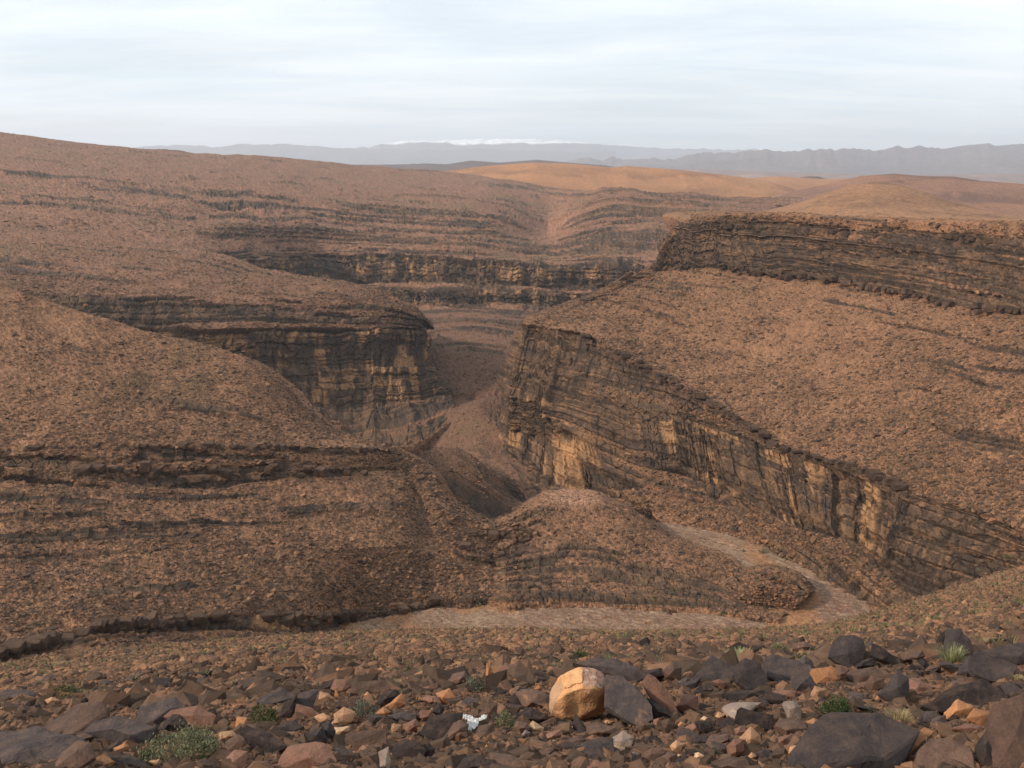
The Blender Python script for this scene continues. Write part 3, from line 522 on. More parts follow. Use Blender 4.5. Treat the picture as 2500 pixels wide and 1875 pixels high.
ridge('snowy_mountain_range', [(780,368,25012),(860,361,24839),(900,358,24667),(930,352,23115),(980,347,23115),(1010,344,23115),(1050,345,23115),(1100,341,23115),(1150,341,23115),(1200,340,23115),(1260,339,23115),(1320,342,23115),(1370,344,23115),(1440,349,23115),(1500,354,24667),(1600,362,24839),(1800,366,24839),(2000,372,25012)],
      [(780,405,21907),(2000,405,21907)], (0, 3449, -459), M_mtn, (.12,.09,.08), (.09,.07,.065), 170, 950, toprough=2.0, snow=362, seed=29)

# the ground sheet far below everything
def ground_sheet():
    V = [(-32000, -400, -190), (32000, -400, -190), (32000, 33500, -190), (-32000, 33500, -190)]
    mesh_obj('valley_ground', V, [(0, 1, 2, 3)], M_far, np.tile(np.array([.22, .12, .085]), (4, 1)), kind='structure')
ground_sheet()

# ---------------- scree stones: a few stone meshes, thousands of places
def stone_mesh(name, seed, sub=1, flat=.7):
    r_ = random.Random(seed); bm = bmesh.new()
    for _ in range(11 if sub == 1 else 18):
        v = Vector((r_.gauss(0, 1), r_.gauss(0, 1), r_.gauss(0, 1))).normalized(); v = Vector((v.x * r_.uniform(.8, 1.15), v.y * r_.uniform(.7, 1.05), v.z * flat)); bm.verts.new(v * .5)
    bmesh.ops.convex_hull(bm, input=bm.verts); 
    for v in [v for v in bm.verts if not v.link_faces]: bm.verts.remove(v)
    me = bpy.data.meshes.new(name); bm.to_mesh(me); bm.free(); return me
def scree_material():
    m, t, b = new_mat('scree_stone'); l = t.links.new
    at_ = N(t, 'ShaderNodeAttribute', attribute_name='tone', attribute_type='INSTANCER'); tcc = N(t, 'ShaderNodeTexCoord')
    cr = N(t, 'ShaderNodeValToRGB'); e = cr.color_ramp.elements
    e[0].position = 0; e[0].color = (.050, .034, .025, 1); e[1].position = 1; e[1].color = (.40, .24, .15, 1)
    for p, c in ((.3, (.085, .052, .035)), (.5, (.145, .08, .048)), (.75, (.22, .115, .064)), (.93, (.32, .17, .09))):
        q = e.new(p); q.color = (*c, 1)
    l(at_.outputs['Fac'], cr.inputs[0])
    na = N(t, 'ShaderNodeTexNoise', inp={'Scale': 3.0, 'Detail': 3.0}); l(tcc.outputs['Object'], na.inputs['Vector'])
    r = N(t, 'ShaderNodeMapRange', inp={1: .25, 2: .75, 3: .7, 4: 1.3}); l(na.outputs[0], r.inputs[0])
    mu = N(t, 'ShaderNodeVectorMath', operation='SCALE'); l(cr.outputs[0], mu.inputs[0]); l(r.outputs[0], mu.inputs['Scale']); l(mu.outputs[0], b.inputs['Base Color'])
    return m
M_scree = scree_material()
def scatter(name, P, sz, tone, stone):
    me = bpy.data.meshes.new(name); me.vertices.add(len(P)); me.vertices.foreach_set('co', np.asarray(P, f32).ravel())
    for nm, ar in (('size', sz), ('tone', tone)):
        a = me.attributes.new(nm, 'FLOAT', 'POINT'); a.data.foreach_set('value', np.asarray(ar, f32))
    a = me.attributes.new('rot', 'FLOAT_VECTOR', 'POINT'); rt = np.stack([rng.uniform(-.45, .45, len(P)), rng.uniform(-.45, .45, len(P)), rng.uniform(0, 6.28, len(P))], -1); a.data.foreach_set('vector', rt.astype(f32).ravel())
    me.materials.append(M_scree)
    o = bpy.data.objects.new(name, me); col.objects.link(o); o['kind'] = 'stuff'
    ng = bpy.data.node_groups.new(name + '_nodes', 'GeometryNodeTree')
    ng.interface.new_socket('Geometry', in_out='INPUT', socket_type='NodeSocketGeometry'); ng.interface.new_socket('Geometry', in_out='OUTPUT', socket_type='NodeSocketGeometry')
    gi = ng.nodes.new('NodeGroupInput'); go = ng.nodes.new('NodeGroupOutput'); ip = ng.nodes.new('GeometryNodeInstanceOnPoints'); oi = ng.nodes.new('GeometryNodeMeshToPoints')
    # stone built with nodes from its own mesh data: convex hull of a few random points
    ico = ng.nodes.new('GeometryNodeMeshIcoSphere'); ico.inputs['Subdivisions'].default_value = 1; ico.inputs['Radius'].default_value = .5
    sp = ng.nodes.new('GeometryNodeSetPosition'); nz = ng.nodes.new('FunctionNodeRandomValue'); nz.data_type = 'FLOAT_VECTOR'
    nz.inputs[0].default_value = (-.30, -.30, -.24); nz.inputs[1].default_value = (.30, .30, .20); nz.inputs['Seed'].default_value = stone
    hull = ng.nodes.new('GeometryNodeConvexHull'); tr = ng.nodes.new('GeometryNodeTransform'); tr.inputs['Scale'].default_value = (1.15, .9, .68)
    sm = ng.nodes.new('GeometryNodeSetMaterial'); sm.inputs['Material'].default_value = M_scree
    l = ng.links.new
    l(ico.outputs[0], sp.inputs[0]); l(nz.outputs[0], sp.inputs['Offset']); l(sp.outputs[0], hull.inputs[0]); l(hull.outputs[0], tr.inputs[0]); l(tr.outputs[0], sm.inputs[0])
    def named(n, t):
        q = ng.nodes.new('GeometryNodeInputNamedAttribute'); q.data_type = t; q.inputs['Name'].default_value = n; return q
    l(gi.outputs[0], oi.inputs[0]); l(oi.outputs[0], ip.inputs['Points']); l(sm.outputs[0], ip.inputs['Instance'])
    l(named('size', 'FLOAT').outputs[0], ip.inputs['Scale']); l(named('rot', 'FLOAT_VECTOR').outputs[0], ip.inputs['Rotation'])
    l(ip.outputs[0], go.inputs[0])
    md = o.modifiers.new('stones', 'NODES'); md.node_group = ng
    return o
for k in range(3):
    Ps = np.concatenate([p[k::3] for p, s_, n_ in SCREE]); Ss = np.concatenate([s_[k::3] for p, s_, n_ in SCREE])
    wash = np.concatenate([np.full(len(p[k::3]), n_ == 'wash') for p, s_, n_ in SCREE])
    tone = np.clip(rng.beta(1.5, 1.7, len(Ps)) * .85 + wash * .22, 0, 1)
    scatter('scree_stones', Ps - np.array([0, 0, 1]) * (Ss * .12)[:, None], Ss, tone, 3 + k)
# ------------------------------------------------------------------ foreground: stones, shrubs and litter on the slope
def bvh_ground(px, py):
    """point where the ray through the photo pixel meets the built near slope"""
    return None
from mathutils.bvhtree import BVHTree
_ns = NS; _nr, _nc = _ns.shape[:2]
_rs = slice(0, _nr)
_sub = _ns[_rs]; _tree = BVHTree.FromPolygons([tuple(v) for v in _sub.reshape(-1, 3)[::1]], [tuple(int(q) for q in f) for f in grid_faces(_sub.shape[0], _sub.shape[1])]) if False else None
_s2 = _sub[::3, ::3]; _tree = BVHTree.FromPolygons([tuple(map(float, v)) for v in _s2.reshape(-1, 3)], [tuple(map(int, f)) for f in grid_faces(_s2.shape[0], _s2.shape[1])])
def hit(px, py):
    d = Vector([float(q) for q in at(px, py, 1.0)]).normalized()
    h = _tree.ray_cast(Vector((0, 0, 0)), d, 400)
    return h[0] if h[0] else Vector([float(q) for q in at(px, py, ground_Y(px, py))])
def zground(x, y):
    h = _tree.ray_cast(Vector((x, y, 5)), Vector((0, 0, -1)), 400)
    return h[0].z if h[0] else -1.6 - .5 * y

def rock_mat(name, c1, c2, c3, amt3, rough=.8, spec=.3, sc=6.0):
    """patina c1/c2 in patches, fresh chips c3"""
    m, t, b = new_mat(name, rough, spec); l = t.links.new
    tcc = N(t, 'ShaderNodeTexCoord'); oi = N(t, 'ShaderNodeObjectInfo')
    n0 = N(t, 'ShaderNodeTexNoise', inp={'Scale': sc, 'Detail': 6.0, 'Roughness': .65}); l(tcc.outputs['Object'], n0.inputs['Vector'])
    r0 = N(t, 'ShaderNodeMapRange', inp={1: .38, 2: .62}); l(n0.outputs[0], r0.inputs[0])
    mx = N(t, 'ShaderNodeMix', data_type='RGBA'); l(r0.outputs[0], mx.inputs[0]); mx.inputs[6].default_value = (*c1, 1); mx.inputs[7].default_value = (*c2, 1)
    n1 = N(t, 'ShaderNodeTexNoise', inp={'Scale': sc * .7, 'Detail': 7.0, 'Roughness': .7, 'Distortion': .6}); l(tcc.outputs['Object'], n1.inputs['Vector'])
    sh = N(t, 'ShaderNodeMath', operation='MULTIPLY_ADD', inp={1: .16, 2: -.08}); l(oi.outputs['Random'], sh.inputs[0])
    ad = N(t, 'ShaderNodeMath', operation='ADD'); l(n1.outputs[0], ad.inputs[0]); l(sh.outputs[0], ad.inputs[1])
    r1_ = N(t, 'ShaderNodeMapRange', inp={1: .70 - amt3 * .3, 2: .76 - amt3 * .3}); l(ad.outputs[0], r1_.inputs[0])
    m2_ = N(t, 'ShaderNodeMix', data_type='RGBA'); l(r1_.outputs[0], m2_.inputs[0]); l(mx.outputs[2], m2_.inputs[6]); m2_.inputs[7].default_value = (*c3, 1)
    gm = N(t, 'ShaderNodeNewGeometry'); sx = N(t, 'ShaderNodeSeparateXYZ'); l(gm.outputs['Normal'], sx.inputs[0])
    du = N(t, 'ShaderNodeMath', operation='MULTIPLY'); l(sx.outputs['Z'], du.inputs[0]); nd = N(t, 'ShaderNodeTexNoise', inp={'Scale': sc * 2.3, 'Detail': 6.0, 'Roughness': .75}); l(tcc.outputs['Object'], nd.inputs['Vector']); l(nd.outputs[0], du.inputs[1])
    dr_ = N(t, 'ShaderNodeMapRange', inp={1: .40, 2: .62, 3: 0.0, 4: .26}); l(du.outputs[0], dr_.inputs[0])
    m3_ = N(t, 'ShaderNodeMix', data_type='RGBA'); l(dr_.outputs[0], m3_.inputs[0]); l(m2_.outputs[2], m3_.inputs[6]); m3_.inputs[7].default_value = (.20, .115, .07, 1); m2_ = m3_
    n2_ = N(t, 'ShaderNodeTexNoise', inp={'Scale': sc * 14, 'Detail': 3.0, 'Roughness': .8}); l(tcc.outputs['Object'], n2_.inputs['Vector'])
    r2_ = N(t, 'ShaderNodeMapRange', inp={1: .25, 2: .75, 3: .68, 4: 1.32}); l(n2_.outputs[0], r2_.inputs[0])
    va = N(t, 'ShaderNodeMath', operation='MULTIPLY_ADD', inp={1: .5, 2: .75}); l(oi.outputs['Random'], va.inputs[0])
    mm = N(t, 'ShaderNodeMath', operation='MULTIPLY'); l(r2_.outputs[0], mm.inputs[0]); l(va.outputs[0], mm.inputs[1])
    mu = N(t, 'ShaderNodeVectorMath', operation='SCALE'); l(m2_.outputs[2], mu.inputs[0]); l(mm.outputs[0], mu.inputs['Scale']); l(mu.outputs[0], b.inputs['Base Color'])
    bp = N(t, 'ShaderNodeBump', inp={'Strength': .8, 'Distance': .014}); l(n1.outputs[0], bp.inputs['Height'])
    bp2 = N(t, 'ShaderNodeBump', inp={'Strength': .35, 'Distance': .003}); l(n2_.outputs[0], bp2.inputs['Height']); l(bp.outputs[0], bp2.inputs['Normal']); l(bp2.outputs[0], b.inputs['Normal'])
    return m
RM = {
 's': rock_mat('slate_dark_stone', (.040, .031, .031), (.060, .046, .043), (.15, .085, .055), .22, .85, .2),
 'k': rock_mat('black_varnished_stone', (.020, .015, .014), (.038, .026, .023), (.09, .05, .035), .14, .85, .2),
 'b': rock_mat('brown_stone', (.070, .040, .029), (.120, .066, .043), (.24, .12, .062), .32),
 'r': rock_mat('red_brown_stone', (.135, .065, .043), (.19, .092, .058), (.29, .145, .075), .3),
 'o': rock_mat('orange_stone', (.33, .15, .065), (.24, .105, .05), (.42, .22, .11), .35),
 't': rock_mat('tan_stone', (.36, .20, .11), (.27, .14, .075), (.47, .29, .17), .35),
 'p': rock_mat('pale_stone', (.46, .30, .18), (.38, .23, .13), (.55, .40, .27), .4),
 'g': rock_mat('grey_stone', (.17, .125, .10), (.23, .17, .135), (.32, .24, .19), .3)}

def solid(name, pts, mat, rough=.03, sub=2, seed=0, bevel=.02, parent=None, smooth=False):
    """a broken stone: hull of its corner points, worn edges, uneven faces"""
    bm = bmesh.new()
    c = sum((Vector(p) for p in pts), Vector()) / len(pts)
    for p in pts: bm.verts.new(Vector(p) - c)
    bmesh.ops.convex_hull(bm, input=bm.verts)
    for v in [v for v in bm.verts if not v.link_faces]: bm.verts.remove(v)
    bmesh.ops.dissolve_limit(bm, angle_limit=R(9), verts=bm.verts, edges=bm.edges)
    dim = max((v.co.length for v in bm.verts)) * 2
    if bevel: bmesh.ops.bevel(bm, geom=bm.edges[:], offset=dim * bevel * .5, segments=1, affect='EDGES', profile=.6, clamp_overlap=True)
    bmesh.ops.triangulate(bm, faces=bm.faces)
    for k in range(sub):
        es = [e for e in bm.edges if e.calc_length() > dim * (.22, .12, .07, .05, .035)[min(k, 4)]]
        if es: bmesh.ops.subdivide_edges(bm, edges=es, cuts=1)
        bmesh.ops.triangulate(bm, faces=bm.faces)
    bm.normal_update()
    P = np.array([v.co[:] for v in bm.verts]); Nn = np.array([v.normal[:] for v in bm.verts])
    q = P / dim; sd_ = seed * 13.7
    d = fbm(q[:, 0] * 4 + sd_, q[:, 1] * 4, q[:, 2] * 4, 3, 300) * rough * dim
    st_ = fbm(q[:, 0] * 3 + sd_, q[:, 1] * 3 + 5, q[:, 2] * 3, 2, 302); d = d + np.floor(st_ * 7) / 7 * rough * 1.5 * dim
    lay = vnoise(q[:, 0] * 2 + sd_, q[:, 1] * 2, (q[:, 2] + .3 * q[:, 0]) * 14, 301) * rough * .35 * dim
    P = P + Nn * (d + lay)[:, None]
    for v, p in zip(bm.verts, P): v.co = p
    me = bpy.data.meshes.new(name); bm.to_mesh(me); bm.free(); me.materials.append(mat)
    if smooth: me.polygons.foreach_set('use_smooth', [True] * len(me.polygons))
    o = bpy.data.objects.new(name, me); o.location = c; col.objects.link(o)
    if parent: o.parent = parent
    return o
CROPS = {'A': (0, 1475), 'B': (600, 1475), 'C': (1200, 1475), 'D': (1800, 1475)}
def to_px(crop, x, y): ox, oy = CROPS[crop]; return ox + x * .31646, oy + y * .31646
def stone(crop, outl, mat, label, lean=.8, thick=.5, front=(), name='stone', bottom=True, bev=.016, rough=.02, seed=None):
    pts = [to_px(crop, x, y) for x, y in outl]
    mx_ = .5 * (min(q[0] for q in pts) + max(q[0] for q in pts)); my_ = max(q[1] for q in pts); pts = [(mx_ + (a - mx_) * 1.09, my_ + (b - my_) * 1.07 + 1) for a, b in pts]
    xs_ = [p[0] for p in pts]; ys_ = [p[1] for p in pts]; bx = .5 * (min(xs_) + max(xs_)); by = max(ys_)
    lowx = [p[0] for p in pts if p[1] > by - .15 * (by - min(ys_))]; g = hit(sum(lowx) / len(lowx), min(by, 1900)); Y0 = g.y
    if by > 1900: Y0 *= .97
    sc = Y0 / F * 1.12                                     # metres per photo pixel here
    w = (max(xs_) - min(xs_)) * sc; hgt = (by - min(ys_)) * sc; dep = thick * max(min(w, hgt * 1.6), .3 * w)
    r_ = random.Random(len(outl) * 7 + int(bx)); V = []
    cx, cyy = sum(xs_) / len(xs_), sum(ys_) / len(ys_)
    for x, y in pts:
        V.append(at(x, y, Y0 + (by - y) * sc * lean))
    # front corners, nearer to the viewer, and back corners
    if front:
        for x, y, f_ in front:
            x, y = to_px(crop, x, y); V.append(at(x, y, Y0 + (by - y) * sc * lean - f_ * w))
    else:
        for k in range(3):
            a = r_.uniform(0, 6.28); rr = r_.uniform(.15, .5)
            x = cx + math.cos(a) * rr * (max(xs_) - min(xs_)) * .5; y = cyy + math.sin(a) * rr * (by - min(ys_)) * .5
            V.append(at(x, y, Y0 + (by - y) * sc * lean - r_.uniform(.25, .6) * dep))
    for x, y in pts:
        x2, y2 = cx + (x - cx) * r_.uniform(.6, .85), cyy + (y - cyy) * r_.uniform(.5, .8)
        V.append(at(x2, y2, Y0 + (by - y2) * sc * lean + dep * r_.uniform(.7, 1.0)))
    V = [Vector([float(q) for q in v]) for v in V]
    if bottom:
        for v in list(V)[:len(pts)]:
            if v.z < g.z + .4 * hgt: V.append(Vector((v.x, v.y + .2 * dep, v.z - .12 * w)))
    o = solid(name, V, RM[mat] if isinstance(mat, str) else mat, rough, 4 if w * F / Y0 > 90 else 3 if w * F / Y0 > 40 else 2, int(bx), bev)
    tag(o, label, 'rock'); return o
STONES = [
# ---- left quarter
('A',[(300,970),(580,790),(770,768),(800,825),(790,880),(650,1010),(520,1045),(320,1045)],'b','long dark brown slab with reddish top tilted up, near the lower left corner',1.3,.5,[(560,1000,.12),(440,1020,.1),(760,860,.05)]),
('A',[(-60,1010),(300,955),(420,1000),(620,1060),(600,1120),(440,1230),(300,1290),(-60,1300)],'s','broad flat dark slate slab filling the lower left corner',1.9,.3,[]),
('A',[(640,1000),(730,900),(900,850),(1080,920),(1190,950),(1130,1060),(1060,1095),(900,1095),(740,1050)],'s','black jagged block behind the large grey-green shrub, on its left',.9,.6,[(860,960,.15),(1000,1010,.14)]),
('A',[(430,1140),(560,1030),(650,1000),(705,1025),(590,1090),(480,1150)],'b','narrow brown slab leaning up towards the black block, lower left',1.2,.4,[]),
('A',[(390,1290),(480,1150),(600,1060),(690,1080),(712,1190),(620,1250),(560,1290)],'b','brown block with a split face below the narrow leaning slab',.9,.5,[(590,1130,.15)]),
('A',[(705,1205),(800,1160),(868,1215),(840,1264),(740,1245)],'o','orange wedge-shaped stone at the bottom edge, left of the large shrub',.7,.5,[]),
('A',[(80,1165),(140,1150),(190,1190),(160,1232),(95,1230)],'t','small rounded tan stone lying on the slate slab in the lower left corner',.6,.6,[]),
('A',[(820,1062),(880,1050),(892,1100),(835,1098)],'o','little orange stone between the black block and the large shrub',.6,.6,[]),
('A',[(880,1112),(960,1070),(992,1092),(970,1160),(900,1150)],'o','upright orange-brown stone touching the left side of the large shrub',.6,.6,[]),
('A',[(1060,955),(1068,880),(1090,800),(1270,775),(1350,722),(1422,800),(1260,850),(1240,960)],'s','tall dark grey block with a peaked top above the large shrub',.7,.6,[(1180,900,.15),(1320,800,.1)]),
('A',[(1235,965),(1330,850),(1385,850),(1450,930),(1410,990),(1250,1010)],'k','black lump wedged in front of the peaked grey block above the large shrub',.8,.6,[]),
('A',[(1260,870),(1330,820),(1520,790),(1650,860),(1620,960),(1450,950),(1350,850)],'r','orange-topped dark block right of the peaked grey block',.9,.5,[(1480,860,.12)]),
('A',[(1683,1040),(1700,992),(1790,978),(1835,1012),(1760,1070),(1700,1082)],'t','smooth tan stone touching the right side of the large shrub',.7,.6,[]),
('A',[(1810,950),(1830,870),(1900,880),(1902,935),(1860,975)],'o','small orange stone standing on end left of the green shrub',.4,.6,[]),
('A',[(1850,990),(1900,968),(2080,1000),(2170,1060),(2190,1105),(2100,1155),(1960,1110),(1940,1030)],'k','wide black angular block right of the large shrub',.9,.6,[(2050,1060,.12),(1960,1040,.08)]),
('A',[(1715,1090),(1820,1005),(1900,1040),(1950,1112),(1860,1145),(1730,1165)],'b','pointed dark brown block between the large shrub and the wide black block',.7,.6,[(1830,1060,.12)]),
('A',[(1735,1200),(1810,1130),(1905,1140),(1880,1290),(1745,1290)],'r','brown cracked block at the bottom edge, right of the large shrub',.7,.6,[]),
('A',[(1890,1290),(1960,1212),(2060,1210),(2150,1290)],'r','low reddish stone at the bottom edge under the wide black block',.8,.6,[]),
('A',[(-30,690),(80,662),(220,660),(285,690),(270,745),(60,750),(-30,740)],'s','low flat dark stone at the left edge, left of the olive shrub',1.1,.6,[]),
('A',[(50,800),(110,752),(160,765),(150,825),(80,838)],'r','reddish brown stone in front of the low flat dark stone at the left edge',.7,.6,[]),
('A',[(340,742),(400,715),(462,742),(430,790),(350,785)],'t','tan stone just left of the olive shrub',.7,.6,[]),
('A',[(885,695),(940,640),(1000,655),(1022,692),(960,700)],'k','small black arched stone right of the olive shrub',.6,.6,[]),
('A',[(1480,700),(1500,655),(1550,640),(1560,680),(1520,705)],'k','small round black stone on the slope between the olive shrub and the green shrub',.6,.6,[]),
('A',[(815,1290),(880,1180),(1000,1165),(1110,1220),(1190,1290)],'s','dark wedge at the bottom edge just left of the large shrub',.9,.6,[(960,1220,.12)]),
('A',[(1150,1212),(1230,1192),(1252,1235),(1210,1262)],'t','small yellow-tan stone under the left front of the large shrub',.7,.6,[]),
('A',[(700,545),(735,525),(790,530),(795,555),(720,562)],'k','small flat black stone on the slope above the olive shrub',1,.6,[]),
('A',[(770,610),(800,580),(865,590),(860,620),(790,625)],'s','small dark stone on the slope right above the olive shrub',1,.6,[]),
('A',[(1000,740),(1040,705),(1080,715),(1060,750)],'o','little orange stone right of the small black arched stone',.7,.6,[]),
('A',[(1155,770),(1190,720),(1330,690),(1360,705),(1290,770)],'r','flat reddish brown stone behind the peaked grey block',1.2,.6,[]),
# ---- second quarter
('B',[(60,780),(100,735),(280,650),(340,700),(385,712),(300,765),(120,800)],'s','long low slate slab behind the green shrub',1.2,.5,[]),
('B',[(375,770),(430,690),(560,668),(505,780),(490,850),(400,858)],'s','dark grey upright block behind the red-brown wedge, right of the green shrub',.7,.6,[(440,760,.1)]),
('B',[(270,865),(300,760),(392,700),(385,800),(370,875)],'k','black block standing against the dark grey upright block',.5,.5,[]),
('B',[(380,865),(392,770),(500,800),(572,852),(480,885)],'r','red-brown wedge in front of the dark grey upright block',.8,.5,[(450,820,.1)]),
('B',[(578,668),(600,600),(690,578),(660,680)],'k','black block on the left of the round brown stone',.6,.5,[]),
('B',[(645,680),(690,580),(780,588),(812,630),(785,688),(700,692)],'r','round brown stone leaning on a black block, upper middle of the rubble',.6,.6,[]),
('B',[(558,740),(578,680),(640,690),(690,740),(645,768)],'t','bright tan stone in front of the round brown stone',.7,.6,[]),
('B',[(815,680),(850,600),(1080,588),(1105,640),(1085,685),(900,692)],'b','wide dark brown slab right of the round brown stone',.9,.5,[(960,630,.05)]),
('B',[(910,702),(940,672),(965,702),(942,735)],'o','very small orange stone in front of the wide dark brown slab',.6,.7,[]),
('B',[(1005,765),(1060,690),(1150,660),(1195,700),(1085,805),(1030,795)],'k','dark block behind the orange-tan triangular stone',.8,.6,[]),
('B',[(1068,795),(1200,690),(1222,775),(1165,800),(1110,825)],'o','orange-tan triangular stone with one straight edge',.5,.5,[(1160,750,.12)]),
('B',[(1470,690),(1492,680),(1570,652),(1622,738),(1560,772),(1505,765)],'o','orange cube-like stone with a shaded front, left of the white plastic scrap',.6,.7,[(1520,720,.2)]),
('B',[(1340,740),(1400,700),(1490,715),(1500,760),(1400,770)],'r','flat brown stone touching the orange cube-like stone',1,.6,[]),
('B',[(1320,872),(1350,822),(1430,820),(1435,882),(1370,905)],'r','rounded brown stone left of the large black wedge',.6,.7,[]),
('B',[(680,850),(760,800),(842,830),(820,900),(745,942),(690,905)],'t','biggest of the tan stones under the small grey shrub',.7,.6,[(750,860,.15)]),
('B',[(535,870),(600,838),(652,870),(645,922),(570,915)],'t','dull tan stone left of the biggest tan stone',.7,.6,[]),
('B',[(648,920),(710,872),(742,900),(732,952),(662,955)],'t','tan stone leaning on the front of the biggest tan stone',.6,.6,[]),
('B',[(688,952),(792,945),(782,980),(725,1012),(692,995)],'p','pale orange flake in front of the three tan stones',.7,.6,[]),
('B',[(462,990),(590,945),(622,1040),(602,1085),(480,1078)],'s','dark cube-shaped stone in front of the dull tan stone',.5,.7,[(545,1010,.2)]),
('B',[(588,920),(650,908),(692,980),(682,1030),(612,1055)],'s','dark upright slab right of the dark cube-shaped stone',.5,.5,[]),
('B',[(772,1040),(800,1000),(1000,980),(1072,972),(1075,1082),(960,1135),(860,1135),(790,1085)],'b','long brown block lying crosswise in the lower middle left',.8,.6,[(830,1060,.05),(1040,1000,.02)]),
('B',[(1125,1135),(1160,1080),(1230,1045),(1340,1068),(1385,1130),(1350,1195),(1220,1205),(1150,1175)],'k','rounded black block right of the long brown block',.8,.6,[(1250,1110,.15)]),
('B',[(1340,1110),(1400,1070),(1455,1120),(1435,1195),(1380,1190)],'k','narrow black stone against the right side of the rounded black block',.6,.5,[]),
('B',[(1345,1005),(1420,862),(1550,850),(1655,850),(1640,905),(1500,1062),(1380,1015)],'k','large black wedge left of the white plastic scrap',1.0,.6,[(1530,880,.06),(1450,960,.05)]),
('B',[(1500,1065),(1600,920),(1650,900),(1712,930),(1705,985),(1560,1065)],'b','brown slab below the white plastic scrap, against the large black wedge',1,.5,[]),
('B',[(245,1290),(290,1170),(335,1110),(540,1072),(612,1090),(682,1190),(690,1290)],'r','big rounded reddish brown stone at the bottom edge, left of centre',.9,.6,[(480,1180,.14),(380,1150,.1)]),
('B',[(1008,842),(1060,792),(1125,830),(1082,865)],'o','flat orange-tan stone left of the dark lump in mid rubble',1,.6,[]),
('B',[(1122,960),(1140,920),(1200,930),(1192,1002),(1132,1002)],'t','small cube-like tan stone above the long brown block',.5,.8,[]),
('B',[(848,1165),(890,1130),(1020,1150),(1035,1255),(930,1250)],'b','brown stone below the long brown block',.8,.6,[]),
('B',[(1025,1145),(1100,1105),(1112,1200),(1100,1290),(1035,1290)],'g','grey-tan stone at the bottom edge, left of the rounded black block',.5,.6,[]),
('B',[(1085,855),(1240,828),(1312,842),(1302,905),(1180,918)],'s','flat dark lump behind the small cube-like tan stone',1,.6,[]),
('B',[(1800,862),(1870,752),(1942,762),(1932,862),(1860,895)],'b','dark brown upright stone between the white plastic and the grey-green shrub',.5,.6,[(1880,830,.15)]),
('B',[(2050,730),(2120,640),(2260,675),(2400,740),(2380,800),(2080,792)],'k','black slab left of the big tan boulder',.9,.5,[(2200,720,.05)]),
('B',[(1850,575),(1860,460),(1890,458),(1892,550),(1872,582)],'o','thin orange stone standing upright like a post',.2,.8,[]),
('B',[(1930,605),(1940,557),(1990,560),(2002,592),(1955,612)],'p','small pale orange stone on the tip of the dark slab left of the big boulder',.5,.7,[]),
('B',[(1848,1102),(1872,1060),(1922,1082),(1902,1112)],'t','little tan stone below the white plastic scrap',.6,.7,[]),
('B',[(2120,1010),(2160,970),(2200,990),(2182,1030),(2140,1032)],'g','egg-shaped grey stone lower left of the big boulder',.6,.8,[]),
('B',[(1610,1290),(1680,1190),(1800,1168),(1890,1215),(1920,1290)],'k','black mound at the bottom edge, left of the flat brown slab',.9,.6,[]),
('B',[(1885,1240),(1905,1150),(2060,1165),(2150,1225),(2200,1290),(1900,1290)],'b','flat brown slab with a split edge, bottom edge, left below the boulder',1.3,.4,[]),
('B',[(1740,1060),(1800,945),(1905,920),(1885,1000),(1800,1058)],'b','flat brown stone right below the white plastic scrap',1.2,.5,[]),
('B',[(1580,1000),(1640,950),(1700,985),(1710,1040),(1640,1060),(1590,1040)],'r','rough red-brown lump below the white plastic scrap',.7,.7,[]),
('B',[(1440,830),(1480,760),(1535,800),(1500,875)],'s','dark leaning flake in front of the orange cube-like stone',.5,.4,[]),
('B',[(955,1110),(975,1085),(1040,1090),(1040,1120),(1000,1145)],'b','small brown stone in front of the long brown block',.6,.7,[]),
('B',[(1270,900),(1310,885),(1345,930),(1330,980),(1240,990),(1215,930)],'r','dusty red-brown mound of stone right of the small cube-like tan stone',.9,.7,[]),
('B',[(1560,600),(1600,540),(1690,520),(1710,570),(1680,620),(1590,640)],'b','brown stone left of the grey shrub in the upper rubble',.9,.7,[]),
('B',[(1495,570),(1520,525),(1570,535),(1560,580),(1510,590)],'o','flat orange stone left above the grey shrub in the upper rubble',.8,.7,[]),
('B',[(1950,520),(2000,450),(2080,470),(2090,540),(2020,560)],'r','rusty rounded stone right of the thin upright orange stone',.7,.7,[]),
('B',[(1310,670),(1400,640),(1480,600),(1470,650),(1390,680)],'r','thin slab with a reddish face left of the orange cube-like stone',1.2,.4,[]),
('B',[(680,510),(715,490),(750,505),(745,530),(690,535)],'o','small orange stone alone on the upper left rubble edge',.8,.7,[]),
('B',[(240,560),(270,535),(300,545),(300,575),(250,580)],'o','small orange stone on the slope left of the upper rubble edge',.8,.7,[]),
('B',[(830,570),(880,520),(900,530),(890,570)],'k','small black blade of stone behind the wide dark brown slab',.5,.6,[]),
('B',[(1222,570),(1250,545),(1320,545),(1300,580),(1240,582)],'s','small flat slate stone behind the straw-grey shrub',1,.6,[]),
# ---- third quarter
('C',[(895,790),(890,560),(1010,572),(1035,640),(1130,680),(1232,790),(1245,890),(1135,945),(1020,885)],'s','dark slate slab leaning against the right side of the big tan boulder',1.1,.4,[(1000,760,.05)]),
('C',[(1165,612),(1215,555),(1272,580),(1375,700),(1442,860),(1425,895),(1350,800),(1230,722)],'r','long reddish brown slab leaning down to the right, right of the big boulder',.8,.35,[(1290,680,.1)]),
('C',[(1208,730),(1340,800),(1405,890),(1340,900),(1240,895)],'k','dark block under the long reddish brown leaning slab',.7,.5,[]),
('C',[(1430,790),(1480,700),(1590,708),(1590,825),(1500,848)],'r','crumbly red-brown stone right of the long leaning slab',.8,.6,[]),
('C',[(1318,515),(1400,460),(1462,490),(1455,595),(1350,565)],'b','brown pointed block in front of the flat slate slabs, right of the boulder',.7,.6,[]),
